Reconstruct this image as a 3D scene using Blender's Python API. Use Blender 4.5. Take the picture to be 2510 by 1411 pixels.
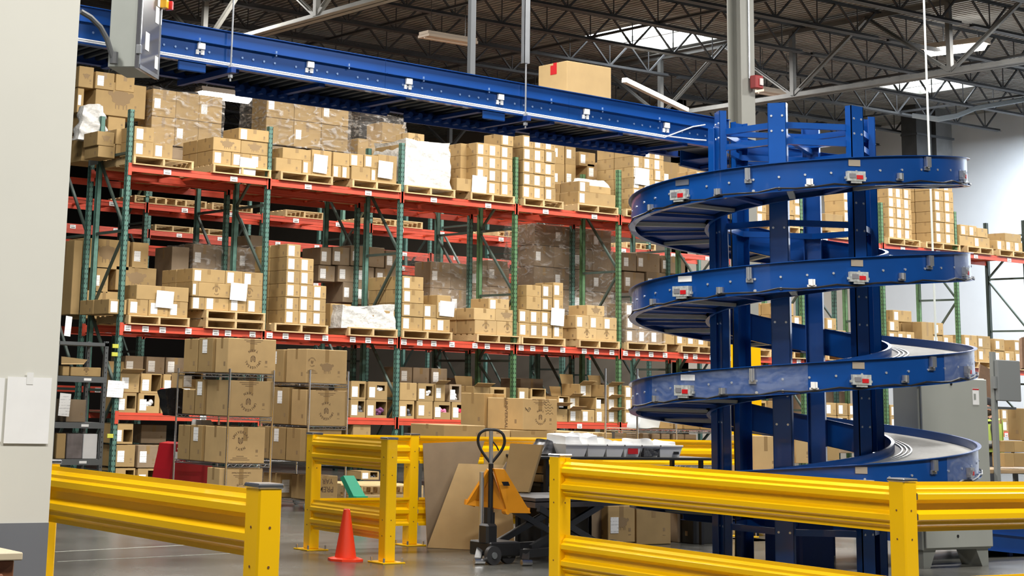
import bpy, bmesh, math, random
from mathutils import Vector, Matrix
random.seed(7)
sc = bpy.context.scene
for o in list(bpy.data.objects): bpy.data.objects.remove(o, do_unlink=True)
COL = sc.collection
PI = math.pi

# ------------------------------------------------------------------ camera
FPX, PX, PY = 4429.877, 854.676, 48.485           # focal length and principal point, 2510 x 1411 frame
YAW, PIT, ROL = (math.radians(a) for a in (56.19484, 11.68779, 1.73848))
H = 1.5
fw = Vector((math.cos(YAW)*math.cos(PIT), math.sin(YAW)*math.cos(PIT), math.sin(PIT)))
rt = Vector((math.sin(YAW), -math.cos(YAW), 0)); up = rt.cross(fw)
R2 = math.cos(ROL)*rt + math.sin(ROL)*up
U2 = -math.sin(ROL)*rt + math.cos(ROL)*up
cam_d = bpy.data.cameras.new('camera'); cam = bpy.data.objects.new('camera', cam_d); COL.objects.link(cam)
m = Matrix((R2, U2, -fw)).transposed().to_4x4(); m.translation = Vector((0, 0, H)); cam.matrix_world = m
cam_d.sensor_width = 36; cam_d.sensor_fit = 'HORIZONTAL'; cam_d.lens = FPX/2510*36
cam_d.shift_x = (1255-PX)/2510; cam_d.shift_y = -(705.5-PY)/2510
cam_d.clip_end = 300
sc.camera = cam
CAM = Vector((0, 0, H))
def ray(x, y): return fw + (x-PX)/FPX*R2 - (y-PY)/FPX*U2
def at_y(x, y, Y): d = ray(x, y); return CAM + d*(Y/d.y)
def at_x(x, y, X): d = ray(x, y); return CAM + d*(X/d.x)
def at_z(x, y, Z): d = ray(x, y); return CAM + d*((Z-H)/d.z)

# ------------------------------------------------------------------ exposure, world, lamps
sc.view_settings.view_transform = 'Standard'; sc.view_settings.look = 'None'
sc.view_settings.gamma = 1; sc.view_settings.use_curve_mapping = False
sc.view_settings.exposure = -0.15
w = bpy.data.worlds.new('world'); sc.world = w; w.use_nodes = True
w.node_tree.nodes['Background'].inputs[0].default_value = (0.86, 0.93, 1.0, 1)
w.node_tree.nodes['Background'].inputs[1].default_value = 0.07
def area(x, y, z, sx, sy, power, col=(1, .97, .92), rot=(0, 0, 0)):
    l = bpy.data.lights.new('aisle_lamp', 'AREA'); l.shape = 'RECTANGLE'; l.size = sx; l.size_y = sy
    l.energy = power; l.color = col
    o = bpy.data.objects.new('aisle_lamp', l); COL.objects.link(o); o.location = (x, y, z); o.rotation_euler = rot
# rows of high-bay lamps over the aisles (all hang above the top of the frame)
for (y, xs, p) in ((2.5, (1, 8, 15), 900), (11.0, (2, 9, 16, 23), 760), (20.5, (9, 14.5, 20, 25.5, 31, 37), 800)):
    for x in xs: area(x, y, 8.9, 2.4, 1.2, p)
for x in (17, 22, 27, 32): area(x, 28.7, 8.9, 2.4, .5, 420)
for x in (24, 32): area(x, 33.8, 8.9, 2.4, .5, 160)
area(39.5, 27, 8.9, 2.0, 4.0, 1000, (.82, .92, 1)); area(39.5, 20, 8.9, 2.0, 4.0, 900, (.82, .92, 1))

# ------------------------------------------------------------------ materials
MAT = {}
def mat(name, col, rough=.5, metal=0, noise=0, nscale=8, emit=0, coat=0, bump=0, tint=0, alpha=1, stretch=None):
    if name in MAT: return MAT[name]
    m = bpy.data.materials.new(name); m.use_nodes = True; nt = m.node_tree; b = nt.nodes['Principled BSDF']
    b.inputs['Base Color'].default_value = (*col, 1); b.inputs['Roughness'].default_value = rough
    b.inputs['Metallic'].default_value = metal; b.inputs['Coat Weight'].default_value = coat
    if alpha < 1: b.inputs['Alpha'].default_value = alpha
    if noise or bump or tint:
        tc = nt.nodes.new('ShaderNodeTexCoord'); nz = nt.nodes.new('ShaderNodeTexNoise')
        nz.inputs['Scale'].default_value = nscale; nz.inputs['Detail'].default_value = 4
        if stretch:
            mp = nt.nodes.new('ShaderNodeMapping'); mp.inputs['Scale'].default_value = stretch
            nt.links.new(tc.outputs['Object'], mp.inputs[0]); nt.links.new(mp.outputs[0], nz.inputs['Vector'])
        else: nt.links.new(tc.outputs['Object'], nz.inputs['Vector'])
        hv = nt.nodes.new('ShaderNodeHueSaturation'); hv.inputs['Color'].default_value = (*col, 1)
        mr = nt.nodes.new('ShaderNodeMapRange'); mr.inputs[1].default_value = .25; mr.inputs[2].default_value = .75
        mr.inputs[3].default_value = 1-noise; mr.inputs[4].default_value = 1+noise
        nt.links.new(nz.outputs[0], mr.inputs[0]); out = mr.outputs[0]
        if tint:
            oi = nt.nodes.new('ShaderNodeObjectInfo'); m2 = nt.nodes.new('ShaderNodeMapRange')
            m2.inputs[3].default_value = 1-tint; m2.inputs[4].default_value = 1+tint
            nt.links.new(oi.outputs['Random'], m2.inputs[0]); mu = nt.nodes.new('ShaderNodeMath'); mu.operation = 'MULTIPLY'
            nt.links.new(out, mu.inputs[0]); nt.links.new(m2.outputs[0], mu.inputs[1]); out = mu.outputs[0]
        nt.links.new(out, hv.inputs['Value']); nt.links.new(hv.outputs[0], b.inputs['Base Color'])
        if bump:
            bp = nt.nodes.new('ShaderNodeBump'); bp.inputs['Strength'].default_value = bump; bp.inputs['Distance'].default_value = .02
            nt.links.new(nz.outputs[0], bp.inputs['Height']); nt.links.new(bp.outputs[0], b.inputs['Normal'])
    if emit:
        b.inputs['Emission Color'].default_value = (*col, 1); b.inputs['Emission Strength'].default_value = emit
    MAT[name] = m; return m
BLUE = mat('blue_paint', (.003, .066, .30), .3, .15, .1, 3, coat=.3)
BLUED = mat('blue_paint_matt', (.006, .045, .24), .45, .1, .12, 3)
YEL = mat('yellow_paint', (.96, .55, .001), .26, 0, .03, 2, coat=.4)
ORG = mat('orange_beam', (.55, .07, .035), .45, 0, .12, 5)
GRN = mat('green_steel', (.085, .185, .15), .5, .1, .3, 12)
GRNB = mat('green_steel_bright', (.09, .19, .085), .5, .1, .3, 12)
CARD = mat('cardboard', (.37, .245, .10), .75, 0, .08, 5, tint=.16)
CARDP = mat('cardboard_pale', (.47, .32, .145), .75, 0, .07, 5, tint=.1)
CARDD = mat('cardboard_grey_shaded', (.27, .195, .12), .6, 0, .12, 5, tint=.12)  # greyer, darker board; on rear cartons the tone stands in for shade
TAPE = mat('packing_tape', (.30, .195, .085), .3)
WOOD = mat('pallet_wood', (.56, .40, .20), .8, 0, .2, 7, tint=.15, stretch=(1, 8, 8))
WHITE = mat('white_paper', (.88, .88, .87), .7, 0, .03, 9)
PRINT = mat('black_print', (.04, .035, .03), .7)
INK = mat('brown_ink', (.14, .085, .045), .8)
INKL = mat('faint_ink', (.27, .18, .09), .8)
CHROME = mat('chrome_wire', (.72, .72, .74), .2, 1)
STEEL = mat('galvanised_steel', (.55, .57, .6), .32, .8, .1, 6)
BLACK = mat('black_plastic', (.012, .012, .013), .4)
DARK = mat('carton_inside_shade', (.035, .022, .013), .9)  # near-black inner panel stands in for the shade inside cut-open cartons
GREYM = mat('grey_enamel', (.36, .38, .35), .45, .1, .04, 4)
GREYD = mat('grey_enamel_dark', (.12, .13, .135), .5, .1, .08, 4)
ROOFS = mat('roof_steel', (.06, .062, .066), .55, .3, .2, 3)
ROOFL = mat('pale_girder_paint', (.30, .295, .27), .5, 0, .15, 3)
DECK = mat('roof_deck', (.33, .32, .295), .6, .2, .25, 2)
WALLM = mat('wall_paint', (.70, .69, .62), .7, 0, .02, 3)
RED = mat('red_plastic', (.55, .01, .015), .4)
CONE = mat('cone_orange', (.95, .055, .012), .45)
BELT = mat('conveyor_belt', (.42, .41, .38), .55, 0, .12, 25)
LAMP = mat('lamp_diffuser', (1, .98, .93), .5, emit=14)
SKYL = mat('skylight_dome', (.9, .96, 1), .5, emit=9)
def film(name, col, a, rough=.15, lo=.47, hi=.6, top=.75, bm=1.0):
    m = mat(name, col, rough, 0, .15, 14, bump=bm); nt = m.node_tree; b = nt.nodes['Principled BSDF']
    nz = nt.nodes.new('ShaderNodeTexNoise'); nz.inputs['Scale'].default_value = 3.2; nz.inputs['Detail'].default_value = 7; nz.inputs['Distortion'].default_value = 2.2
    tc = nt.nodes.new('ShaderNodeTexCoord'); mp = nt.nodes.new('ShaderNodeMapping'); mp.inputs['Scale'].default_value = (1, 1, 2.2)
    nt.links.new(tc.outputs['Object'], mp.inputs[0]); nt.links.new(mp.outputs[0], nz.inputs['Vector'])
    mr = nt.nodes.new('ShaderNodeMapRange'); mr.inputs[1].default_value = lo; mr.inputs[2].default_value = hi
    mr.inputs[3].default_value = a; mr.inputs[4].default_value = top  # denser noise streaks stand in for glints on the wrinkled film
    nt.links.new(nz.outputs[0], mr.inputs[0]); nt.links.new(mr.outputs[0], b.inputs['Alpha']); return m
FILM = film('stretch_film', (.55, .52, .49), .07, .12, .52, .66, .6)
FILMW = film('white_stretch_film', (.66, .65, .62), .8, .22, .4, .5, 1)
# concrete floor: polished, mottled
def floor_mat():
    m = bpy.data.materials.new('polished_concrete'); m.use_nodes = True; nt = m.node_tree; b = nt.nodes['Principled BSDF']
    tc = nt.nodes.new('ShaderNodeTexCoord'); n1 = nt.nodes.new('ShaderNodeTexNoise'); n1.inputs['Scale'].default_value = .9; n1.inputs['Detail'].default_value = 8
    nt.links.new(tc.outputs['Object'], n1.inputs['Vector']); r = nt.nodes.new('ShaderNodeValToRGB')
    r.color_ramp.elements[0].position = .3; r.color_ramp.elements[0].color = (.05, .05, .043, 1)
    r.color_ramp.elements[1].position = .75; r.color_ramp.elements[1].color = (.105, .102, .09, 1)
    nt.links.new(n1.outputs[0], r.inputs[0]); nt.links.new(r.outputs[0], b.inputs['Base Color'])
    n2 = nt.nodes.new('ShaderNodeMapRange'); n2.inputs[3].default_value = .16; n2.inputs[4].default_value = .34
    nt.links.new(n1.outputs[0], n2.inputs[0]); nt.links.new(n2.outputs[0], b.inputs['Roughness']); return m
# printed sheet: lines of grey text made by a wave across the sheet
def sheet_mat(name, scale, dark):
    m = bpy.data.materials.new(name); m.use_nodes = True; nt = m.node_tree; b = nt.nodes['Principled BSDF']
    tc = nt.nodes.new('ShaderNodeTexCoord'); wv = nt.nodes.new('ShaderNodeTexWave'); wv.bands_direction = 'Z'
    wv.inputs['Scale'].default_value = scale; nt.links.new(tc.outputs['Object'], wv.inputs['Vector'])
    nz = nt.nodes.new('ShaderNodeTexNoise'); nz.inputs['Scale'].default_value = 30; nt.links.new(tc.outputs['Object'], nz.inputs['Vector'])
    mu = nt.nodes.new('ShaderNodeMath'); mu.operation = 'MULTIPLY'; nt.links.new(wv.outputs['Fac'], mu.inputs[0]); nt.links.new(nz.outputs[0], mu.inputs[1])
    r = nt.nodes.new('ShaderNodeValToRGB'); r.color_ramp.elements[0].position = .42; r.color_ramp.elements[0].color = (.88, .88, .87, 1)
    r.color_ramp.elements[1].position = .55; r.color_ramp.elements[1].color = (dark, dark, dark, 1)
    nt.links.new(mu.outputs[0], r.inputs[0]); nt.links.new(r.outputs[0], b.inputs['Base Color']); b.inputs['Roughness'].default_value = .6; return m
TICKET = sheet_mat('printed_ticket', 9, .6)

# ------------------------------------------------------------------ mesh builder
class MB:
    def __init__(s): s.v = []; s.f = []; s.m = []
    def add(s, vs, fs, mi=0):
        o = len(s.v); s.v += [tuple(p) for p in vs]; s.f += [tuple(i+o for i in f) for f in fs]; s.m += [mi]*len(fs); return s
    def box(s, x0, y0, z0, x1, y1, z1, mi=0, M=None):
        vs = [Vector((x, y, z)) for z in (z0, z1) for y in (y0, y1) for x in (x0, x1)]
        if M: vs = [M @ v for v in vs]
        return s.add(vs, [(0, 2, 3, 1), (4, 5, 7, 6), (0, 1, 5, 4), (2, 6, 7, 3), (0, 4, 6, 2), (1, 3, 7, 5)], mi)
    def cbox(s, x0, y0, z0, x1, y1, z1, c=.006, mi=0):      # box with chamfered edges
        cx, cy, cz = (x0+x1)/2, (y0+y1)/2, (z0+z1)/2; a, b, d = (x1-x0)/2, (y1-y0)/2, (z1-z0)/2
        bm = bmesh.new(); bmesh.ops.create_cube(bm, size=2); bmesh.ops.scale(bm, vec=(a, b, d), verts=bm.verts)
        bmesh.ops.bevel(bm, geom=bm.edges[:], offset=c, segments=1, affect='EDGES'); bmesh.ops.translate(bm, vec=(cx, cy, cz), verts=bm.verts)
        bm.verts.ensure_lookup_table(); s.add([v.co[:] for v in bm.verts], [[v.index for v in f.verts] for f in bm.faces], mi); bm.free(); return s
    def tube(s, pts, r, n=8, mi=0, cap=True):
        pts = [Vector(p) for p in pts]; rings = []
        rr = r if isinstance(r, (list, tuple)) else [r]*len(pts)
        for i, p in enumerate(pts):
            t = (pts[min(i+1, len(pts)-1)]-pts[max(i-1, 0)]).normalized()
            if i == 0 or (pa-pa.dot(t)*t).length < 1e-3: a = t.cross(Vector((0, 0, 1))); a = a.normalized() if a.length > 1e-3 else Vector((1, 0, 0))
            else: a = (pa-pa.dot(t)*t).normalized()
            pa = a; b = t.cross(a)
            rings.append([p+rr[i]*(math.cos(2*PI*k/n)*a+math.sin(2*PI*k/n)*b) for k in range(n)])
        vs = [v for rg in rings for v in rg]; fs = []
        for i in range(len(pts)-1):
            for k in range(n): fs.append((i*n+k, i*n+(k+1) % n, (i+1)*n+(k+1) % n, (i+1)*n+k))
        if cap: fs += [tuple(range(n-1, -1, -1)), tuple((len(pts)-1)*n+k for k in range(n))]
        return s.add(vs, fs, mi)
    def bar(s, p, q, w, h, mi=0, upv=(0, 0, 1)):            # rectangular bar between two points
        p, q = Vector(p), Vector(q); t = (q-p).normalized(); a = t.cross(Vector(upv))
        a = a.normalized() if a.length > 1e-3 else Vector((1, 0, 0)); b = a.cross(t)
        vs = [o+sx*w/2*a+sy*h/2*b for o in (p, q) for sx, sy in ((-1, -1), (1, -1), (1, 1), (-1, 1))]
        return s.add(vs, [(3, 2, 1, 0), (4, 5, 6, 7), (0, 1, 5, 4), (1, 2, 6, 5), (2, 3, 7, 6), (3, 0, 4, 7)], mi)
    def lathe(s, prof, n=24, mi=0, at=(0, 0, 0), M=None):
        vs = [Vector((r*math.cos(2*PI*k/n), r*math.sin(2*PI*k/n), z)) for r, z in prof for k in range(n)]
        vs = [(M @ v if M else v)+Vector(at) for v in vs]
        return s.add(vs, [(i*n+k, i*n+(k+1) % n, (i+1)*n+(k+1) % n, (i+1)*n+k) for i in range(len(prof)-1) for k in range(n)], mi)
    def disc(s, c, r, axis, n=8, d=.006, mi=0):              # short bolt head
        return s.tube([Vector(c), Vector(c)+Vector(axis).normalized()*d], r, n, mi)
    def sweep(s, prof, frames, mi=0, closed=True):           # profile (a, b) carried along (origin, A, B)
        n = len(prof); vs = [o+a*A+b*B for (o, A, B) in frames for a, b in prof]; fs = []
        for i in range(len(frames)-1):
            for k in range(n if closed else n-1): fs.append((i*n+k, i*n+(k+1) % n, (i+1)*n+(k+1) % n, (i+1)*n+k))
        if closed: fs += [tuple(range(n-1, -1, -1)), tuple((len(frames)-1)*n+k for k in range(n))]
        return s.add(vs, fs, mi)
    def slab(s, c4, t, mi=0):                                # quad with thickness
        c4 = [Vector(c) for c in c4]; nrm = (c4[1]-c4[0]).cross(c4[3]-c4[0]).normalized()*t
        return s.add(c4+[c+nrm for c in c4], [(3, 2, 1, 0), (4, 5, 6, 7), (0, 1, 5, 4), (1, 2, 6, 5), (2, 3, 7, 6), (3, 0, 4, 7)], mi)
    def mesh(s, name, mats, off=(0, 0, 0), smooth=False):
        me = bpy.data.meshes.new(name); o = Vector(off); me.from_pydata([Vector(v)-o for v in s.v], [], s.f)
        for mm in (mats if isinstance(mats, (list, tuple)) else [mats]): me.materials.append(mm)
        me.polygons.foreach_set('material_index', s.m)
        bm = bmesh.new(); bm.from_mesh(me); bmesh.ops.recalc_face_normals(bm, faces=bm.faces); bm.to_mesh(me); bm.free()
        if smooth:
            me.polygons.foreach_set('use_smooth', [True]*len(me.polygons))
            try: me.set_sharp_from_angle(angle=math.radians(40))
            except Exception: pass
        me.update(); return me
def wloc(o):
    p = Vector((0, 0, 0))
    while o: p += o.location; o = o.parent
    return p
def obj(name, me, parent=None, loc=(0, 0, 0), rot=None):
    o = bpy.data.objects.new(name, me); COL.objects.link(o); o.location = loc
    if rot: o.rotation_euler = rot
    if parent: o.parent = parent
    return o
def part(name, mb, mats, parent, smooth=False, world=True, label=None):
    o = obj(name, mb.mesh(name, mats, wloc(parent) if world else (0, 0, 0), smooth), parent)
    if label: o['label'] = label
    return o
def tag(o, label, cat, group=None):
    o['label'] = label; o['category'] = cat
    if group: o['group'] = group
    return o
def thing(name, label, cat, loc=(0, 0, 0), group=None, rz=0):
    o = obj(name, None, None, loc); o.empty_display_size = .1
    if rz: o.rotation_euler = (0, 0, rz)
    return tag(o, label, cat, group)
def struct(name, mb, mats, smooth=False):
    o = obj(name, mb.mesh(name, mats, (0, 0, 0), smooth)); o['kind'] = 'structure'; return o
def copy_tree(o, parent=None):
    c = o.copy(); COL.objects.link(c); c.parent = parent
    for ch in list(o.children): copy_tree(ch, c)
    return c
ORD = ['zeroth', 'first', 'second', 'third', 'fourth', 'fifth', 'sixth', 'seventh', 'eighth', 'ninth', 'tenth', 'eleventh', 'twelfth', 'thirteenth', 'fourteenth', 'fifteenth', 'sixteenth', 'seventeenth', 'eighteenth', 'nineteenth', 'twentieth']

# ------------------------------------------------------------------ room shell
b = MB(); b.box(-6, -4, -.2, 42.5, 62, 0); fl = struct('floor', b, floor_mat())
XF, YB = 42.1, 35.3
b = MB(); b.box(XF, -4, 0, XF+.3, YB, 10.4); struct('wall_right', b, mat('white_wall', (.80, .83, .88), .8, 0, .02, 2))
b = MB(); b.box(34.5, YB, 0, XF+.3, YB+.3, 10.4); b.box(34.5, YB, 0, 34.8, 62, 10.4); struct('wall_back', b, mat('beige_wall', (.34, .29, .235), .8, 0, .03, 2))
b = MB(); b.box(-6, 61.7, 0, 34.5, 62, 10.4); struct('wall_far', b, mat('dark_wall', (.035, .03, .027), .8))
SK = [(26.8, 29.2, 28.45, 30.75), (36.4, 38.3, 28.3, 30.3)]          # skylight openings x0,x1,y0,y1
def deck(x0, x1, y0, y1, z=9.62):                                    # corrugated roof deck, ribs run along Y
    prof = []; x = x0; p = .152
    while x < x1-.01:
        e = min(x+p, x1); w_ = e-x
        prof += [(x, 0), (x+w_*.35, 0), (x+w_*.5, .09), (x+w_*.9, .09)]; x = e
    prof.append((x1, 0)); n = len(prof)
    return [(px_, y0, z+pz) for px_, pz in prof]+[(px_, y1, z+pz) for px_, pz in prof], [(i, i+1, n+i+1, n+i) for i in range(n-1)]
b = MB()
cuts = [(-2, 26.8, 8, 61.8), (29.2, 36.4, 8, 61.8), (38.3, XF, 8, 61.8), (26.8, 29.2, 8, 28.45), (26.8, 29.2, 30.75, 61.8), (36.4, 38.3, 8, 28.3), (36.4, 38.3, 30.3, 61.8)]
for c in cuts: b.add(*deck(c[0], c[1], c[2], c[3]))
struct('ceiling', b, DECK)
b = MB(); b.box(-6, -4, 9.75, 42.4, 62, 9.76) if False else None
for i, (x0, x1, y0, y1) in enumerate(SK):
    b = MB(); b.box(x0-.02, y0-.02, 9.72, x1+.02, y1+.02, 9.76); b.box((x0+x1)/2-.03, y0, 9.6, (x0+x1)/2+.03, y1, 9.72, 1)
    for a in ((x0-.03, y0-.03, x1+.03, y0), (x0-.03, y1, x1+.03, y1+.03), (x0-.03, y0, x0, y1), (x1, y0, x1+.03, y1)): b.box(a[0], a[1], 9.6, a[2], a[3], 9.72, 1)
    struct('window_%d' % (i+1), b, [SKYL, ROOFL])
# steel: joists along X between girders along Y
GX = [4.8, 17.05, 29.3, 41.5]; JY = [22.04+2.03*k for k in range(-5, 17)]
def joist_mesh(L, pale=False):
    o = []; b = MB()
    for s_ in (-1, 1):
        b.box(0, s_*.045-.04, .0, L, s_*.045+.04, .008); b.box(0, s_*.03-.004, 0, L, s_*.03+.004, .065)
    o.append(b); b = MB()
    for s_ in (-1, 1): b.box(-.1, s_*.035-.03, .594, L+.1, s_*.035+.03, .6); b.box(-.1, s_*.03-.003, .55, L+.1, s_*.03+.003, .6)
    o.append(b); b = MB(); n = round(L/1.2); d = L/n
    for k in range(n):
        x = k*d; b.bar((x+.02, 0, .58), (x+d/2, 0, .03), .035, .035); b.bar((x+d/2, 0, .03), (x+d-.02, 0, .58), .035, .035)
        b.bar((x+d/2, 0, .03), (x+d/2, 0, .58), .018, .018)
    o.append(b); return o
def joist(x0, x1, y, kind, src=None):
    if src:
        t = copy_tree(src); t.location = (x0, y, 8.92); return t
    t = thing('roof_joist', 'dark open-web steel joist under the corrugated roof deck', 'roof joist', (x0, y, 8.92), 'dark roof joists between the girders')
    L = x1-x0
    for nm, mb in zip(('bottom_chord', 'top_chord', 'web'), joist_mesh(L)): part(nm, mb, ROOFS, t, world=False)
    return t
for g in range(3):
    src = None
    for y in JY:
        if g == 0 and y < 24: continue
        if g == 2 and y > 36: continue
        j = joist(GX[g]+.16, GX[g+1]-.16, y, 0, src); src = src or j
def girder(x, y0, y1, lab, m_):
    t = thing('roof_girder', lab, 'roof girder', (x, y0, 8.0)); n0 = [y for y in JY if y0 <= y <= y1]
    b = MB()
    for s_ in (-1, 1): b.box(x+s_*.075-.07, y0, 8.0, x+s_*.075+.07, y1, 8.012); b.box(x+s_*.012-.006, y0, 8.0, x+s_*.012+.006, y1, 8.12)
    part('bottom_chord', b, m_, t); b = MB()
    for s_ in (-1, 1): b.box(x+s_*.075-.07, y0, 9.5, x+s_*.075+.07, y1, 9.515); b.box(x+s_*.012-.006, y0, 9.4, x+s_*.012+.006, y1, 9.515)
    part('top_chord', b, m_, t)
    for k, y in enumerate(n0):
        bottom = (round((y-22.04)/2.03)) % 2 == 0
        if bottom:
            b = MB(); b.bar((x, y+.4, 8.06), (x, y+.4, 9.45), .1, .1); part('vertical', b, m_, t)
            for e in (-1, 1):
                b = MB(); b.bar((x, y+.4, 8.06), (x, y+.4+e*2.03, 9.45), .07, .07, upv=(1, 0, 0)); b.bar((x, y+.4+e*.2, 8.2), (x, y+.4+e*2.03, 9.45), .13, .012, upv=(0, -e, 1)); part('diagonal', b, m_, t)
girder(GX[1], 14.5, 58, 'steel roof girder crossing above the blue conveyor at upper left', ROOFL)
girder(GX[2], 10.5, 58, 'steel roof girder behind the grey column and above the spiral', mat('girder_mid', (.13, .13, .125), .5, .1, .2, 3))
# bridging angles across the joists
for k, (x, y0, y1) in enumerate(((21, 16, 56), (25, 16, 56), (33, 14, 35), (37.3, 14, 35), (12.5, 26, 58))):
    b = MB(); b.bar((x, y0, 9.0), (x, y1, 9.0), .05, .05)
    tag(part_ := obj('bridging_bar', b.mesh('bridging_bar', ROOFS, (x, y0, 9.0)), None, (x, y0, 9.0)), 'thin steel bridging bar running across the roof joists, line %s from left' % ORD[k+1], 'roof bracing', 'roof bridging bars')
# knee brace and pale lattice by the skylight
t = thing('knee_brace', 'pale steel brace running down to the girder left of the grey column', 'roof bracing', at_z(1683, 272, 8.05))
b = MB(); b.bar(at_z(1683, 270, 8.06), at_y(1530, 196, 28.9), .12, .1); part('brace_angle', b, mat('lit_steel', (.6, .58, .52), .5), t)  # light falling from the skylight is put into the brace's pale colour
# ceiling lamps
def lamp(p, q, lab, on=True):
    p, q = Vector(p), Vector(q); c = (p+q)/2; t = thing('ceiling_lamp', lab, 'ceiling lamp', c)
    d = (q-p).normalized(); b = MB(); b.bar(p+Vector((0, 0, .09)), q+Vector((0, 0, .09)), .3, .06); b.bar(p+Vector((0, 0, .03)), q+Vector((0, 0, .03)), .36, .05)
    part('housing', b, mat('lamp_housing', (.62, .52, .42), .6), t); b = MB(); b.tube([p+d*.02, p+d*.1, q-d*.1, q-d*.02], [.05, .14, .14, .05] if on else .02, 12)
    part('diffuser', b, LAMP if on else mat('lamp_unlit', (.75, .64, .54), .6), t)
    for e in (.15, .85):
        b = MB(); r = p.lerp(q, e); b.tube([r+Vector((0, 0, .1)), Vector((r.x, r.y, 9.3))], .006, 5); part('hanger_wire', b, ROOFS, t)
lamp((20.3, 36.52, 8.3), (21.75, 36.52, 8.3), 'lit long ceiling lamp seen just below the blue conveyor at left')
lamp((20.3, 27.7, 8.3), (21.5, 27.7, 8.3), 'unlit pale ceiling lamp above the middle of the conveyor', False)
la, lb = at_z(2266, 124, 9.0), at_z(2420, 106, 9.0)
lamp(la, lb, 'brightly lit ceiling lamp near the upper right corner')
lamp((29.5, 27.7, 8.3), (30.6, 27.7, 8.3), 'unlit pale ceiling lamp right of the grey column', False)

# grey column, alarm box
t = thing('steel_column', 'grey painted steel roof column with yellow base guard behind the spiral', 'column', (17.1, 16.35, 0))
b = MB(); x, y = 17.1, 16.35
b.box(x-.11, y-.125, 0, x+.125, y-.11, 8.0); b.box(x-.11, y+.11, 0, x+.125, y+.125, 8.0); b.box(x-.005, y-.11, 0, x+.015, y+.11, 8.0)
part('column_shaft', b, mat('column_grey', (.30, .30, .27), .5, 0, .03, 3), t); b = MB(); b.cbox(x-.125, y-.14, 0, x+.155, y+.14, 2.28, .02); part('column_guard', b, YEL, t, label='yellow plastic column guard')
p = at_y(1843, 190, 16.15); b = MB(); b.tube([(p.x+.02, 16.21, 8), (p.x+.02, 16.21, p.z)], .012, 6); part('conduit', b, STEEL, t)
t = thing('fire_alarm_box', 'red fire alarm strobe box on the grey column', 'alarm', (p.x+.1, 16.15, p.z-.1))
b = MB(); b.cbox(p.x+.0, 16.08, p.z-.14, p.x+.14, 16.19, p.z+.03, .01); part('housing', b, mat('alarm_red', (.30, .03, .03), .4), t)
b = MB(); b.cbox(p.x+.06, 16.06, p.z-.1, p.x+.12, 16.08, p.z-.01, .004); part('strobe_lens', b, mat('lens', (.8, .7, .68), .2), t)
# duct
t = thing('air_duct', 'dark sheet-metal air duct hanging in the far corner', 'duct', (37.2, 29.9, 7))
a0 = at_y(2248, 380, 31.5); a1 = at_y(2335, 380, 31.5); zt = 9.62
b = MB(); b.box(a0.x, 31.5, a0.z-.1, a0.x+(a1.x-a0.x)*.42, 32.0, zt); part('duct_run', b, mat('duct_metal', (.09, .09, .09), .35, .6, .2, 3), t)
b = MB(); b.box(a0.x+(a1.x-a0.x)*.55, 31.5, a0.z-.1, a1.x, 31.9, zt); part('duct_run', b, mat('duct_metal_b', (.22, .22, .22), .35, .7, .2, 3), t)
b = MB()
for zz in (a0.z+.55,): b.box(a0.x-.04, 31.45, zz, a1.x+.04, 32.0, zz+.06)
part('duct_flange', b, ROOFS, t)
# cable bundle sagging along the far ceiling
b = MB()
for k in range(3):
    p0, p1, p2, p3 = at_y(2236, 280+3*k, 28), at_y(2300, 288+4*k, 27.6), at_y(2392, 262+3*k, 27), at_y(2540, 236+3*k, 26)
    b.tube([p0, p1, (p1+p2)/2+Vector((0, 0, -.05)), p2, p3], .03, 6)
tag(obj('cable_bundle', b.mesh('cable_bundle', mat('cable_grey', (.35, .42, .5), .35, .4), (33, 27, 8)), None, (33, 27, 8)), 'sagging bundle of grey-blue cables below the roof at far right', 'cable')

# near wall at left, its grey base band, papers and desk
b = MB(); b.box(-4, 7.26, .93, 3.41, 7.5, 4.5); struct('wall_left', b, WALLM)
b = MB(); b.box(-4, 7.255, 0, 3.41, 7.505, .93); struct('baseboard_left', b, mat('grey_band', (.17, .18, .20), .6, 0, .03, 4))
def sheet(x0, y0, x1, y1, name, lab, Y=7.255):
    p0, p1 = at_y(x0, y1, Y), at_y(x1, y0, Y); t = thing(name, lab, 'notice', (p0.x, Y, p0.z)); b = MB()
    b.box(p0.x, Y-.002, p0.z, p1.x, Y, p1.z); part('paper', b, WHITE, t); b = MB(); cx = (p0.x+p1.x)/2
    b.box(cx-.015, Y-.0035, p1.z-.03, cx+.015, Y-.0025, p1.z+.02); part('tape', b, mat('clear_tape', (.86, .86, .84), .3), t); return t
sheet(8, 926, 127, 1086, 'wall_notice', 'white paper notice taped to the pale wall at left')
sheet(-95, 926, 12, 1081, 'wall_notice', 'white paper notice cut by the left edge of the photo')
q = at_z(57, 1353, .86); t = thing('desk', 'wooden desk corner with pale top at bottom left', 'desk', (1.5, 7.0, 0))
b = MB(); b.cbox(1.2, q.y, .83, q.x, 7.24, .86, .004); part('desk_top', b, mat('desk_laminate', (.62, .52, .36), .5, 0, .05, 4), t)
b = MB(); b.cbox(1.3, q.y+.03, .0, q.x-.02, 7.22, .83, .006); b.cbox(1.6, q.y+.01, .1, q.x-.07, q.y+.03, .78, .006); part('desk_body', b, mat('desk_wood', (.22, .08, .035), .4, 0, .2, 6, stretch=(1, 1, 6)), t)
# joint lines on the floor
for k, (x0, y0, x1, y1) in enumerate(((135, 1352, 560, 1330), (140, 1376, 640, 1352))):
    p, q = at_z(x0, y0, 0), at_z(x1, y1, 0); b = MB(); b.bar(p+Vector((0, 0, .001)), q+Vector((0, 0, .001)), .018, .002); struct('trim_%d' % (k+1), b, mat('joint_chalk', (.42, .42, .36), .8, 0, .3, 20))
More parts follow.
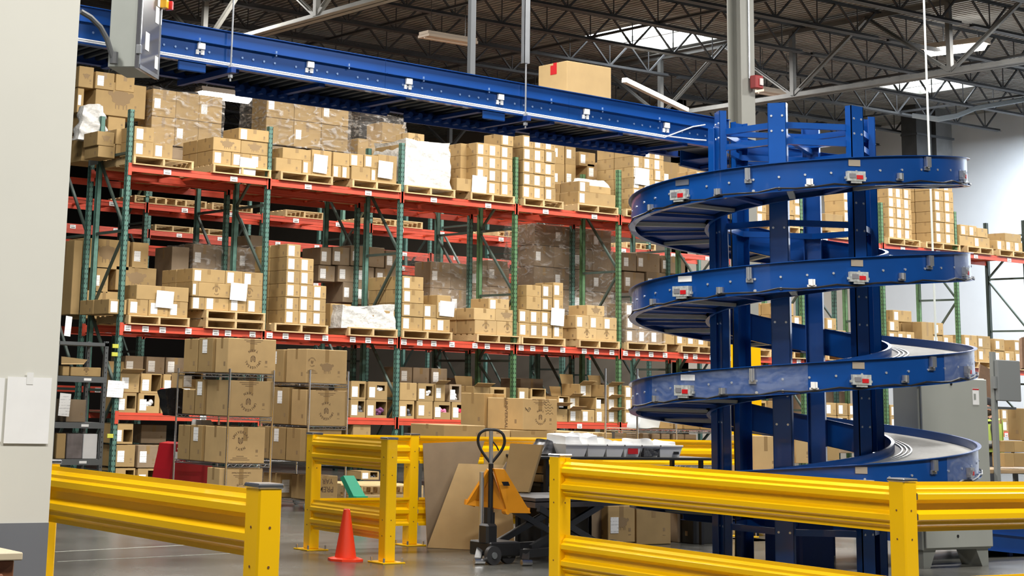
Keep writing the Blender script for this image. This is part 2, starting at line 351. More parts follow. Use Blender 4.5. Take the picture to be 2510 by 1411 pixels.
# ------------------------------------------------------------------ pallet racking
Y1, D = 24.9, 1.07
LV = [1.13, 2.44, 4.87]
UX = [12.69, 15.22, 17.87, 20.37, 22.83, 25.31, 27.7, 30.12, 32.49, 34.9]
def slots_mesh():
    # upright post with two rows of punched teardrop slots shown as dark insets on the front face
    return None
def upright_frame(parent, X, Y, ztop, m_, d=D, flip=0):
    f = MB(); fr = part('upright_frame', MB().cbox(X-.045, Y+.02, 0, X+.045, Y+.07, .012, .002), m_, parent)   # base plate
    for k, y in enumerate((Y, Y+d-.075)):
        b = MB(); b.box(X-.04, y, 0, X+.04, y+.006, ztop); b.box(X-.04, y, 0, X-.034, y+.075, ztop); b.box(X+.034, y, 0, X+.04, y+.075, ztop)
        if k == 0:
            z = .1
            while z < ztop-.05:
                for e in (-.02, .02): b.box(X+e-.006, y-.0012, z, X+e+.006, y+.001, z+.028, 1)
                b.box(X-.0412, y+.03, z, X-.039, y+.045, z+.028, 1); z += .0508*1.5
        part('post', b, [m_, BLACK], fr)
    zs = [.25, 1.45, 2.65, 3.85, 5.05] if not flip else [.25, 1.2, 2.15, 3.3, 4.45, 5.4]
    zs = [z for z in zs if z < ztop-.2]
    for z in zs:
        b = MB(); b.bar((X, Y+.05, z), (X, Y+d-.05, z), .04, .04); part('horizontal_brace', b, BR, fr)
    for i in range(len(zs)-1):
        b = MB(); a, c = (Y+.06, Y+d-.06) if (i % 2 == 0) else (Y+d-.06, Y+.06)
        b.bar((X, c, zs[i]+.03), (X, a, zs[i+1]-.05), .04, .035); part('diagonal_brace', b, BR, fr)
    return fr
BR = mat('brace_steel', (.07, .10, .085), .45, .2, .1, 6)
def beam(parent, xa, xb, Y, z, h=.11, m_=None, conn=True):
    b = MB(); b.box(xa+.04, Y, z-h, xb-.04, Y+.03, z-.03); b.box(xa+.04, Y+.015, z-.03, xb-.04, Y+.04, z); b.box(xa+.04, Y-.004, z-h, xb-.04, Y, z-h+.012); b.box(xa+.04, Y-.004, z-.042, xb-.04, Y, z-.03)
    if conn:
        for x in (xa+.01, xb-.01): b.box(x-.03, Y-.012, z-h-.06, x+.03, Y-.004, z+.02)
    return part('beam', b, m_ or ORG, parent)
def rack(X, Y, levels, ztop, lab, mu, mu2, rear=True, labels=True, d=D, decks=True):
    t = thing('pallet_rack', lab, 'pallet rack', (X[0], Y, 0))
    for i, x in enumerate(X): upright_frame(t, x, Y, ztop, (mu if i < 3 else mu2) if x < 34 else mat('dark_green_steel', (.02, .035, .03), .5), d, i % 2)
    for i in range(len(X)-1):
        for li, z in enumerate(levels):
            bm_ = beam(t, X[i], X[i+1], Y, z); W = X[i+1]-X[i]
            if rear: beam(t, X[i], X[i+1], Y+d-.04, z, .11, None, False)
            if labels and not (labels == 'rear' and li == 2):
                pos = {2: [.28, .74], 1: [.06, .16, .30, .46, .66, .76, .92], 0: [.6]}[li] if len(levels) == 3 else [.3, .7]
                for k, e in enumerate(pos):
                    b = MB(); x = X[i]+W*(e+random.uniform(-.02, .02)); s_ = .05 if li < 2 else .06
                    b.box(x-s_*1.1, Y-.009, z-.105, x+s_*1.1, Y-.005, z-.02-(0 if li == 1 else .005)); b.box(x-s_*.7, Y-.0105, z-.09, x+s_*.75, Y-.009, z-.07, 1)
                    b.box(x-s_*.8, Y-.0105, z-.05, x+s_*.5, Y-.009, z-.042, 1)
                    if i % 2 or li < 2 or 1: o = part('location_label', b, [WHITE, mat('barcode_grey', (.25, .24, .23), .8)], bm_)
            if decks and li > 0:                                    # cross bars carrying the pallets
                for e in (.2, .42, .6, .82):
                    b = MB(); b.box(X[i]+W*e-.02, Y+.03, z-.05, X[i]+W*e+.02, Y+d-.03, z-.015); part('cross_bar', b, mat('orange_dark', (.55, .06, .02), .5), bm_)
            if li == 0 and decks and z < 1.2:
                b = MB(); b.box(X[i]+.05, Y+.03, z-.02, X[i+1]-.05, Y+d-.03, z-.004); part('shelf_board', b, mat('deck_board', (.12, .085, .055), .8), bm_)
    return t
rack(UX, Y1, LV, 5.72, 'front pallet rack with green uprights and orange beams loaded with cartons', GRN, GRNB)
# spacer between the two end frames
YR2 = Y1+D+.22
UB = [12.69, 15.22, 17.87, 20.37, 22.83, 25.31, 27.7, 30.12]
rack(UB, YR2, [1.13, 2.44, 4.87], 5.6, 'second pallet rack standing back to back behind the front rack', GRN, GRN, labels='rear')
t = thing('row_spacer', 'grey steel plate tying the two end frames of the front racks', 'rack spacer', (12.69, Y1+D, 4.9))
b = MB(); b.box(12.64, Y1+D-.06, 4.95, 12.655, YR2+.04, 5.12); part('plate', b, mat('spacer_grey', (.30, .34, .34), .5), t)
UC = [13.2+2.55*k for k in range(8)]
rack(UC, 30.1, [1.5, 2.9, 4.1, 4.87], 5.9, 'third pallet rack across the next aisle with orange beams', GRN, GRN, decks=True)
rack([13.4+2.55*k for k in range(8)], 35.2, [1.5, 2.7, 4.0, 4.87], 5.9, 'farthest pallet rack seen in the gaps between orange beams', GRN, GRN, decks=False)

# ------------------------------------------------------------------ cartons
_cm = {}
def carton_mesh(w_, d_, h_, m_):
    k = (round(w_, 2), round(d_, 2), round(h_, 2), m_.name)
    if k not in _cm:
        w_, d_, h_ = k[:3]; b = MB(); b.cbox(0, 0, 0, w_, d_, h_, .006)
        b.box(w_/2-.03, -.001, h_*.62, w_/2+.03, .001, h_-.004, 1) if w_ > .33 else None
        b.box(.004, d_/2-.03, h_-.001, w_-.004, d_/2+.03, h_+.001, 1)
        b.box(-.001, d_/2-.025, h_*.7, .001, d_/2+.025, h_, 1)
        if w_ > .22 and h_ > .15:
            b.box(w_*.8-.016, -.0012, h_*.3, w_*.8+.016, 0, h_*.3+.035, 2); b.box(w_*.8-.02, -.0012, h_*.2, w_*.8+.02, 0, h_*.2+.008, 2)
            b.box(-.0012, d_*.18, h_*.2, 0, d_*.18+.04, h_*.2+.05, 2)
        _cm[k] = b.mesh('carton', [m_, TAPE, INKL])
    return _cm[k]
_lm = {}
def label_mesh(kind):
    if kind not in _lm:
        b = MB()
        if kind == 'ship': b.box(0, -.003, 0, .115, -.0005, .165)
        elif kind == 'big': b.box(0, -.004, 0, .27, -.0005, .27)
        _lm[kind] = b.mesh('shipping_label', TICKET)
    return _lm[kind]
NC = [0]
def oval(n=20, rx=1, rz=1, cx=0, cz=0): return [(cx+rx*math.cos(2*PI*k/n), cz+rz*math.sin(2*PI*k/n)) for k in range(n)]
def flat(b, pts, y0=-.0016, y1=-.0002, mi=0):
    n = len(pts); b.add([(x, y0, z) for x, z in pts]+[(x, y1, z) for x, z in pts], [tuple(range(n))]+[(i, (i+1) % n, n+(i+1) % n, n+i) for i in range(n)], mi)
def sheep_mesh():                                            # woolly blob with head and legs, unit about 1 wide
    b = MB(); pts = []
    for k in range(36):
        a = 2*PI*k/36; r = 1+.07*math.sin(9*a); pts.append((.42*r*math.cos(a), .30*r*math.sin(a)))
    flat(b, pts); flat(b, oval(12, .12, .10, -.46, .16)); flat(b, oval(12, .12, .10, .44, .14))
    for x in (-.22, -.08, .12, .26): flat(b, [(x-.03, -.25), (x+.03, -.25), (x+.02, -.45), (x-.02, -.45)])
    return b.mesh('sheep_print', INKL)
SHEEP = sheep_mesh()
def text_mb(b, s, size, M, mi=0):
    cu = bpy.data.curves.new('t', 'FONT'); cu.body = s; cu.size = size; cu.align_x = 'CENTER'; cu.offset = size*.02
    o = bpy.data.objects.new('t', cu); COL.objects.link(o); dg = bpy.context.evaluated_depsgraph_get(); dg.update()
    me = bpy.data.meshes.new_from_object(o.evaluated_get(dg)); b.add([M @ v.co for v in me.vertices], [tuple(p.vertices) for p in me.polygons], mi)
    bpy.data.objects.remove(o); bpy.data.curves.remove(cu); bpy.data.meshes.remove(me); return b
RX = Matrix.Rotation(PI/2, 4, 'X')
def logo_mb(r, lines=True):                                  # ring lettering round a Y emblem, facing -Y, centred
    b = MB()
    for s_, a0, a1, inward in (('UNIVERSAL', 160, 20, 0), ('YARN', 238, 302, 1)):
        n = len(s_)
        for i, ch in enumerate(s_):
            a = math.radians(a0+(a1-a0)*i/(n-1)); rr = r*(.86 if not inward else 1.12)
            M = Matrix.Translation((rr*math.cos(a), -.002, rr*math.sin(a))) @ Matrix.Rotation(-(a-PI/2) if not inward else -(a+PI/2), 4, 'Y') @ RX
            text_mb(b, ch, r*.42, M)
    k = r*.32
    for q in ([(-1, 1.1), (-.7, 1.1), (-.7, -.4), (-1, -.6)], [(1, 1.1), (.7, 1.1), (.7, -.4), (1, -.6)], [(-1, -.6), (-.7, -.4), (-.15, -.9), (-.15, -1.3)], [(1, -.6), (.7, -.4), (.15, -.9), (.15, -1.3)],
              [(-.45, .9), (-.15, .6), (-.15, -.9), (-.4, -.5)], [(.45, .9), (.15, .6), (.15, -.9), (.4, -.5)], [(-1, 1.1), (-.4, 1.1), (-.4, .85), (-1, .85)], [(1, 1.1), (.4, 1.1), (.4, .85), (1, .85)]):
        flat(b, [(x*k, z*k) for x, z in q])
    if lines:
        for i, (z, w_) in enumerate(((-1.75, .5), (-1.95, 1.0), (-2.15, 1.3))):
            b.box(-r*w_, -.0016, r*z-.03*r, r*w_, -.0002, r*z+.03*r)
        text_mb(b, 'Quilt, weave, crochet, Repeat!', r*.26, Matrix.Translation((0, -.002, -r*2.6)) @ RX)
    return b
LOGO_S = logo_mb(.09, False).mesh('circle_print', INK)
def carton(x, y, z, w_, d_, h_, lab, grp, lbl='ship', m_=None, art=None, rz=0):
    NC[0] += 1
    o = obj('carton', carton_mesh(w_-.006, d_-.006, h_-.004, m_ or CARD), None, (x, y, z), (0, 0, rz) if rz else None)
    tag(o, lab, 'carton', grp)
    if lbl == 'ship':
        l = obj('shipping_label', label_mesh('ship'), o, (min(.035, w_*.1), 0, max(.005, (h_-.165)*.45))); s_ = min(1, (h_-.03)/.165)
        l.scale = (min(1, w_*.45/.115), 1, s_)
    elif lbl == 'right': obj('shipping_label', label_mesh('ship'), o, (w_-.16, 0, max(.005, (h_-.165)*.45)))
    if art == 'sheep': a = obj('sheep_print', SHEEP, o, (w_/2, 0, h_*.55)); a.scale = (w_*.45,)*1+(1,)+(w_*.45 if w_*.45 < h_*.8 else h_*.8,)
    if art == 'logo': a = obj('circle_print', LOGO_S, o, (w_/2, 0, h_*.5)); a.scale = (h_/.3, 1, h_/.3)
    return o
_pm = {}
def pallet(x, y, z, lab, w_=1.06, grp=None):
    k = round(w_, 2)
    if k not in _pm:
        tops = MB()
        for i in range(7): tops.box(0, .165*i, .12, k, .165*i+.1, .138)
        bot = MB()
        for yy in (0, .5, 1.0): bot.box(0, yy, 0, k, yy+.09, .018)
        st = MB().cbox(0, 0, .018, .04, 1.09, .12, .003)
        _pm[k] = (tops.mesh('top_boards', WOOD), bot.mesh('bottom_boards', WOOD), st.mesh('stringer', WOOD))
    t = thing('wooden_pallet', lab, 'pallet', (x, y, z), grp); a, c, s_ = _pm[k]
    obj('top_boards', a, t); obj('bottom_boards', c, t)
    for xx in (0, k/2-.02, k-.04): obj('stringer', s_, t, (xx, 0, 0))
    return t
LN = {0: 'low beam', 1: 'middle beam', 2: 'top beam'}
def XW(px, li, Y=Y1): return at_y(px, {0: 1015, 1: 800, 2: 420}[li]+px*.03, Y).x
# load: (level, pallet px0, px1, [cartons (px0, px1, z0, z1, art)], style)
LOADN = {0: 0, 1: 0, 2: 0}
def load(li, p0, p1, items, rear=True, m_=None, Y=Y1+.0, pal=True, stack2=False, depth=.52, extra=None, ncol=None):
    LOADN[li] += 1; n = ORD[LOADN[li]]; z0 = LV[li]; X0, X1 = XW(p0, li, Y), XW(p1, li, Y)
    ds = '%s load from left, %s' % (n, LN[li])
    if pal:
        pallet(X0, Y-.05, z0, 'wooden pallet under the %s' % ds, X1-X0, 'pallets on the front rack'); z0 += .14
        if stack2: pallet(X0, Y-.05, z0, 'upper of two stacked wooden pallets under the %s' % ds, X1-X0, 'pallets on the front rack'); z0 += .14
    grp = 'cartons on the %s' % LN[li]
    its = []
    for it in items:
        if it[0] == 'grid':                                  # ('grid', px0, px1, [heights per column], box height, art)
            _, a, c, hs, bh, art = it; xa, xc = XW(a, li, Y), XW(c, li, Y); cw = (xc-xa)/len(hs)
            for ci, nn in enumerate(hs):
                for r in range(nn): its.append((xa+ci*cw, cw, r*bh, bh, art, ci+1, r+1))
        else:
            a, c, za, zb, art = it; its.append((XW(a, li, Y), XW(c, li, Y)-XW(a, li, Y), za, zb-za, art, None, None))
    xmin = min(i[0] for i in its) if its else 0
    for k, (x, w_, za, h_, art, ci, r) in enumerate(its):
        if ci: lab = 'brown carton, column %s, row %s, in the %s' % (ORD[ci], ORD[r], ds)
        else: lab = 'brown carton, number %s, in the uneven %s' % (ORD[k+1], ds)
        j = random.uniform(-.012, .012)
        lb = None if art in ('plain', 'logo', 'sheep') else 'ship'
        carton(x, Y+j+.01, z0+za, w_, depth, h_, lab, grp, lb, m_, art if art in ('sheep', 'logo') else None)
        if rear and x-xmin < .12 and h_ > .1:
            carton(x, Y+depth+.02+j, z0+za, w_, depth-.04, h_, lab.replace('brown carton', 'rear carton'), grp, None, m_)
    return X0, X1, z0, ds
def bigpaper(px0, py0, px1, py1, lab, Y=Y1-.02):
    a, c = at_y(px0, py1, Y), at_y(px1, py0, Y); o = obj('paper_sign', None)
    bpy.data.objects.remove(o); b = MB(); b.slab([(a.x, Y, a.z), (c.x, Y, a.z-.01), (c.x+.01, Y-.01, c.z), (a.x+.01, Y-.005, c.z+.01)], .002)
    tag(obj('paper_sign', b.mesh('paper_sign', TICKET, (a.x, Y, a.z)), None, (a.x, Y, a.z)), lab, 'paper sign')
def lumpy(x0, x1, y0, y1, z0, z1, amp=.02, seed=1, taper=0, n=14):
    bm = bmesh.new(); bmesh.ops.create_cube(bm, size=1); bmesh.ops.subdivide_edges(bm, edges=bm.edges[:], cuts=n, use_grid_fill=True)
    rnd = random.Random(seed); ph = [rnd.uniform(0, 6) for _ in range(9)]
    for v in bm.verts:
        c = v.co; x = x0+(c.x+.5)*(x1-x0); y = y0+(c.y+.5)*(y1-y0); z = z0+(c.z+.5)*(z1-z0)
        f_ = math.sin(17*z+3*x+ph[0])*math.sin(9*x+5*z+ph[1])+.6*math.sin(31*z+12*x+ph[2])+.5*math.sin(23*x+19*y+ph[3])
        d = Vector((c.x, c.y, c.z*.4)); k = (c.z+.5)
        x += (-taper*k*c.x*2)*(x1-x0)*.5; y += (-taper*k*c.y*2)*(y1-y0)*.3
        if c.z > .49: z += amp*2*math.sin(5*x+ph[4])*math.sin(4*y+ph[5])
        v.co = Vector((x, y, z))+d*f_*amp
    b = MB(); bm.verts.ensure_lookup_table(); b.add([v.co[:] for v in bm.verts], [[v.index for v in f.verts] for f in bm.faces]); bm.free(); return b
def wrap(name, lab, x0, x1, y0, y1, z0, z1, m_, seed=1, amp=.012, taper=0):
    b = lumpy(x0, x1, y0, y1, z0, z1, amp, seed, taper)
    return tag(obj(name, b.mesh(name, m_, (x0, y0, z0), True), None, (x0, y0, z0)), lab, 'stretch wrap')
G = 'grid'
# ---- top beam, left to right
load(2, 322, 470, [(G, 325, 422, [2, 1], .23, 0)], rear=False)
x0, x1, z0, ds = load(2, 518, 660, [(G, 520, 657, [1, 1, 1], .225, 0), (520, 589, .225, .44, 'sheep'), (589, 657, .225, .44, 'sheep'), (581, 660, .44, .63, 0)])
x0, x1, z0, ds = load(2, 684, 813, [(676, 741, .0, .22, 'plain'), (741, 763, 0, .22, 0), (763, 812, 0, .42, 'plain'), (692, 762, .22, .40, 'plain')])
x0, x1, z0, ds = load(2, 860, 980, [(862, 910, 0, .22, 'plain'), (910, 927, 0, .22, 0), (927, 974, 0, .47, 'plain'), (858, 892, .22, .43, 0), (892, 927, .22, .44, 0), (816, 838, 0, .2, 0), (838, 858, 0, .2, 0), (816, 857, .2, .42, 'plain')])
x0, x1, z0, ds = load(2, 992, 1112, [])
carton(x0+.03, Y1+.06, z0, x1-x0-.06, .9, .72, 'brown carton inside the white wrapped pallet load on the top beam', 'cartons on the top beam', None)
wrap('stretch_wrap', 'white wrinkled stretch wrap round the %s' % ds, x0, x1-.05, Y1+.02, Y1+1.0, z0-.03, z0+.8, FILMW, 3, .022, .06)
carton(x0+.45, Y1+.55, z0+.72, .36, .4, .28, 'pale yellow carton standing on the white wrapped load', 'cartons on the top beam', None, CARDP, 'logo')
load(2, 1150, 1258, [(G, 1168, 1258, [4, 4, 5], .222, 0), (1120, 1168, 0, .222, 'plain')])
x0 = XW(1120, 2); [carton(XW(1128, 2, Y1+.3), Y1+.30+.36*(k % 2), 5.01+.222*(k//2), .3, .35, .22, 'side-facing carton, %s in %s layer, by the tall labelled stack' % (ORD[k % 2+1], ORD[k//2+1]), 'cartons on the top beam', None) for k in range(8)]
load(2, 1280, 1378, [(G, 1282, 1363, [5, 5, 5], .226, 0)])
load(2, 1412, 1512, [(1418, 1510, 0, .23, 0), (1420, 1447, .23, .42, 0), (1447, 1500, .23, .36, 'plain')])
x0, z0 = XW(1440, 2), 5.01+.36
wrap('stretch_wrap', 'crumpled clear film lying on the low boxes of the top beam', x0, XW(1508, 2), Y1+.1, Y1+.6, z0, z0+.14, FILMW, 9, .03, .4)
load(2, 1530, 1640, [(G, 1552, 1630, [6, 6, 6], .2, 0)])
load(2, 1650, 1745, [(G, 1655, 1735, [3, 3, 4], .22, 0)])
load(2, 1800, 1885, [(G, 1806, 1880, [5, 5, 4], .22, 0)])
load(2, 1915, 1990, [(G, 1918, 1975, [3, 3], .23, 0)])
load(2, 2030, 2110, [(G, 2068, 2105, [6, 6], .22, 0), (2022, 2066, 0, .35, 'plain')])
load(2, 2170, 2248, [(G, 2177, 2235, [6, 6, 6], .212, 0)])
load(2, 2262, 2345, [(G, 2292, 2337, [6, 6], .225, 0)])
load(2, 2362, 2425, [(2352, 2372, .22, .45, 0), (2372, 2392, .22, .45, 0), (2392, 2418, .22, .42, 'plain'), (2350, 2385, 0, .22, 'plain'), (2385, 2424, 0, .22, 0)])
load(2, 2440, 2508, [(G, 2440, 2502, [1, 1, 1], .2, 0), (2460, 2500, .2, .38, 'plain')])
bigpaper(586, 390, 627, 425, 'large white paper hanging over the top beam on the second load')
bigpaper(767, 382, 802, 421, 'white paper on the third load of the top beam')
bigpaper(926, 398, 962, 434, 'white paper on the fourth load of the top beam')
bigpaper(1156, 434, 1192, 470, 'white paper on the tall labelled stack of the top beam')
bigpaper(1556, 415, 1590, 450, 'white papers on the stack left of the spiral on the top beam')
# ---- middle beam
x0, x1, z0, ds = load(1, 310, 460, [(G, 312, 459, [1, 1, 1], .24, 0), (330, 459, .24, .46, 'plain'), (265, 310, 0, .22, 0)])
load(1, 500, 645, [(500, 560, 0, .2, 0), (560, 602, 0, .2, 0), (602, 645, 0, .2, 0), (468, 500, .0, .2, 0), (482, 570, .2, .42, 'logo'), (570, 645, .2, .42, 'logo'), (466, 482, .2, .42, 0), (466, 548, .42, .63, 0), (548, 590, .42, .63, 0), (590, 645, .42, .63, 0)], stack2=True)
load(1, 668, 800, [(G, 697, 798, [6, 5, 3], .212, 0)])
x0, x1, z0, ds = load(1, 850, 970, [(862, 968, 0, .30, 'plain')], rear=False)
carton(XW(808, 1, Y1+.3), Y1+.3, z0, .42, .5, .38, 'brown carton half covered by grey film beside the %s' % ds, 'cartons on the middle beam', None)
wrap('stretch_wrap', 'loose pale film draped over the low %s' % ds, XW(835, 1), x1-.03, Y1-.01, Y1+.9, z0-.02, z0+.36, FILMW, 5, .025, .05)
load(1, 982, 1105, [(G, 985, 1038, [4], .225, 0), (1038, 1070, 0, .225, 0), (1038, 1070, .225, .45, 0), (1070, 1104, 0, .225, 0), (1070, 1104, .225, .62, 0)])
load(1, 1165, 1272, [(1165, 1219, 0, .24, 'logo'), (1219, 1271, 0, .24, 'logo'), (1162, 1215, .24, .44, 'plain'), (1215, 1270, .24, .44, 'sheep'), (1198, 1250, .44, .62, 0)], m_=CARDP)
load(1, 1274, 1382, [(G, 1272, 1355, [2, 2, 2], .235, 0), (1357, 1382, 0, .24, 0), (1357, 1382, .24, .47, 0), (1357, 1382, .47, .72, 0), (1357, 1382, .72, .98, 0), (1328, 1354, .47, .7, 0), (1328, 1354, .7, .93, 0), (1290, 1327, .47, .7, 'plain'), (1290, 1327, .7, .9, 'plain')])
load(1, 1415, 1515, [(1414, 1463, 0, .2, 'logo'), (1463, 1514, 0, .2, 'logo'), (1412, 1446, .2, .43, 0), (1446, 1480, .2, .43, 0), (1480, 1514, .2, .42, 0), (1440, 1484, .43, .62, 'sheep')], m_=CARDP)
x0, x1, z0, ds = load(1, 1533, 1630, [(G, 1535, 1625, [3, 3, 3], .235, 0)], rear=False, m_=CARDD)
wrap('stretch_wrap', 'clear film round the %s, left of the spiral' % ds, x0-.01, x1+.01, Y1-.02, Y1+1.0, z0-.03, z0+.74, FILM, 8, .012)
load(1, 1665, 1752, [(G, 1658, 1736, [1, 1, 1], .24, 0), (1630, 1656, 0, .5, 'plain')])
load(1, 1790, 1885, [(G, 1795, 1880, [3, 2, 2], .23, 0)])
load(1, 1900, 1985, [(G, 1915, 1980, [4, 3], .23, 0)])
load(1, 2025, 2110, [(G, 2028, 2100, [3, 2, 1], .23, 0)])
load(1, 2170, 2250, [(G, 2182, 2244, [2, 2, 2], .26, 0), (2182, 2206, .52, .72, 0), (2194, 2240, .72, .95, 0)])
load(1, 2258, 2342, [(2262, 2290, 0, .75, 'plain'), (G, 2290, 2340, [3, 2], .25, 0)])
load(1, 2362, 2428, [(G, 2366, 2430, [2, 2], .27, 0)])
load(1, 2440, 2515, [(G, 2440, 2512, [2, 1, 2], .25, 0)])
bigpaper(381, 715, 425, 752, 'white paper sign on the first load of the middle beam')
bigpaper(563, 696, 605, 734, 'white paper sign on the load with two pallets')
bigpaper(1077, 740, 1113, 773, 'white paper sign hanging off the fifth load of the middle beam')
bigpaper(1350, 757, 1382, 796, 'slanted white paper on the stack of the middle beam at centre')

# ---- low beam: pick cartons with cut-open fronts
YARN = [mat('yarn_violet', (.16, .05, .14), .9, 0, .5, 30), mat('yarn_pink', (.85, .25, .42), .9, 0, .4, 30), mat('yarn_white', (.8, .78, .76), .6, 0, .3, 25), mat('yarn_grey', (.12, .12, .13), .8, 0, .5, 30), mat('yarn_red', (.6, .03, .08), .8, 0, .4, 30)]
def open_carton(x, y, z, w_, d_, h_, lab, grp, fill=None, hole=(.48, .9, .3, .9), lbl=True, m_=None):
    NC[0] += 1; b = MB(); hx0, hx1, hz0, hz1 = hole; t = .006; X0, X1, Z0, Z1 = w_*hx0, w_*hx1, h_*hz0, h_*hz1; w2 = w_-.008
    b.box(0, t, 0, t, d_, h_); b.box(w2-t, t, 0, w2, d_, h_); b.box(0, d_-t, 0, w2, d_, h_); b.box(0, t, h_-t, w2, d_, h_); b.box(0, t, 0, w2, d_, t)
    b.box(0, 0, 0, X0, t, h_); b.box(X1, 0, 0, w2, t, h_); b.box(X0, 0, 0, X1, t, Z0); b.box(X0, 0, Z1, X1, t, h_)
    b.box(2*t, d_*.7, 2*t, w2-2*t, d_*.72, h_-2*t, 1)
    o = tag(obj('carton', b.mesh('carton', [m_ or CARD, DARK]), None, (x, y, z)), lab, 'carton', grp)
    if lbl: l = obj('shipping_label', label_mesh('ship'), o, (w_*.06, 0, h_*.12)); l.scale = (min(1, w_*.4/.115), 1, min(1, h_*.7/.165))
    if fill is not None:
        b = MB(); rnd = random.Random(NC[0])
        for k in range(7):
            cx, cz, r = X0+(X1-X0)*rnd.uniform(.2, .8), Z0-.01+(Z1-Z0)*rnd.uniform(0, .5), h_*.13
            b.lathe([(0, -r), (r*.7, -r*.7), (r, 0), (r*.7, r*.7), (0, r)], 10, 0, (max(r+.01, min(w2-r-.01, cx)), r+.012+rnd.uniform(0, .03), max(r+.01, cz)))
        ob = obj('yarn', b.mesh('yarn', YARN[fill], (0, 0, 0), True), o)
    return o
def low(px0, px1, row, hole=None, fill=None, kind='open', Y=Y1+.02, h=.29, z=None, d=.5, lbl=True, m_=None):
    x0, x1 = XW(px0, 0, Y), XW(px1, 0, Y); zz = (1.13 if z is None else z)+row*(h+.004); low.n += 1
    lab = ('cut-open' if kind == 'open' else 'closed')+' carton on the low shelf, %s row, %s' % (('bottom', 'upper', 'top')[row], low.where)
    low.c[low.where] = low.c.get(low.where, 0)+1; lab = lab+' number '+ORD[low.c[low.where]]
    if kind == 'open': return open_carton(x0, Y, zz, x1-x0, d, h, lab, 'pick cartons on the low shelf', fill, hole or (.5, .9, .3, .9), lbl, m_)
    o = carton(x0, Y, zz, x1-x0, d, h, lab, 'pick cartons on the low shelf', 'ship' if lbl else None, m_)
    if int(px0) in FLAPS:
        w_ = x1-x0-.01; b = MB(); b.slab([(0, 0, h), (w_, 0, h), (w_+.02, -.13, h+.06), (-.02, -.13, h+.06)], .005); obj('flap', b.mesh('flap', m_ or CARD), o)
        b = MB(); b.slab([(0, d-.01, h), (w_, d-.01, h), (w_+.02, d+.03, h+.17), (-.02, d+.03, h+.17)], .005); obj('flap', b.mesh('flap', m_ or CARD), o)
    return o
FLAPS = (1340, 1420, 1395, 1065, 1160, 289, 1490)
low.n = 0; low.c = {}
low.where = 'left end of the rack'
low(284, 333, 0, (.5, .92, .2, .85)); low(337, 390, 0, (.25, .75, .35, .9), 2); low(393, 440, 0, (.4, .9, .3, .8)); low(443, 480, 0, (.2, .8, .3, .9), 2)
low(289, 338, 1, kind='c'); low(341, 392, 1, (.5, .95, .1, .95)); low(396, 440, 1, (.4, .85, .4, .9), 2); low(443, 478, 1, kind='c')
low.where = 'back left'
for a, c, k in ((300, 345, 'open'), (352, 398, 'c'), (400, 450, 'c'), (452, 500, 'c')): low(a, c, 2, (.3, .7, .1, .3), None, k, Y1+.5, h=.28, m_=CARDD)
low.where = 'beside the wire shelves'
low(858, 895, 0, (.5, .9, .3, .9), 3); low(897, 948, 0, (.45, .95, .15, .9), 0); low(858, 895, 1, (.55, .9, .1, .85)); low(900, 948, 1, (.45, .85, .5, .8), 2)
low.where = 'centre'
low(977, 1015, 0, (.5, .88, .15, .8), 3); low(1021, 1060, 0, kind='c'); low(1063, 1104, 0, (.3, .92, .4, .8), 1); low(1107, 1148, 0, (.3, .85, .4, .85), 4); low(1151, 1190, 0, kind='c')
low(978, 1020, 1, kind='c', lbl=False); low(1023, 1062, 1, (.5, .9, .3, .85), 2); low(1065, 1090, 1, kind='c'); low(1100, 1130, 1, (.2, .8, .1, .9), 2, m_=CARDD)
low.where = 'centre behind the uprights'
for a, c, k in ((978, 1008, 'c'), (1010, 1050, 'c'), (1055, 1095, 'c'), (1200, 1240, 'open'), (1160, 1200, 'c')): low(a, c, 1 if a > 1100 else 2, (.25, .85, .1, .85), None, k, Y1+(.02 if a > 1100 else .5), h=.28, m_=None if a > 1100 else CARDD, lbl=a < 1100 and a != 1010)
low.where = 'right of centre'
for a, c, r, k in ((1270, 1296, 1, 'c'), (1395, 1425, 0, 'c'), (1425, 1458, 0, 'c'), (1460, 1487, 0, 'c'), (1490, 1518, 0, 'c'), (1460, 1487, 1, 'open'), (1490, 1518, 1, 'c'), (1490, 1518, 2, 'c'), (1420, 1450, 2, 'c'), (1368, 1395, 1, 'open'), (1340, 1392, 0, 'c'), (1300, 1338, 1, 'open'), (1395, 1420, 1, 'c')):
    low(a, c, r, (.1, .9, .5, .95), None, k, h=.22 if a > 1360 else .28, lbl=a not in (1300, 1340))
low.where = 'just left of the spiral'
for a, c, r in ((1532, 1556, 0), (1532, 1556, 1), (1532, 1556, 2), (1560, 1590, 0), (1560, 1590, 1), (1595, 1625, 0), (1595, 1625, 1)): low(a, c, r, None, None, 'c', h=.22)
low.where = 'behind the spiral'
for a, c, r in ((1850, 1880, 0), (1850, 1880, 1), (1905, 1935, 0), (1905, 1935, 1), (1940, 1965, 0), (2025, 2052, 0), (2055, 2080, 0), (2084, 2110, 0), (2025, 2052, 1), (2055, 2080, 1), (2084, 2110, 1), (2185, 2210, 0), (2185, 2210, 1)):
    low(a, c, r, (.5, .9, .2, .8), 3, 'open' if (a+r) % 3 == 0 else 'c', h=.24)
low.where = 'far right'
for a, c, r in ((2400, 2425, 0), (2428, 2455, 0), (2458, 2485, 0), (2488, 2512, 0), (2400, 2425, 1), (2428, 2455, 1), (2458, 2485, 1)): low(a, c, r, None, None, 'c', h=.24)
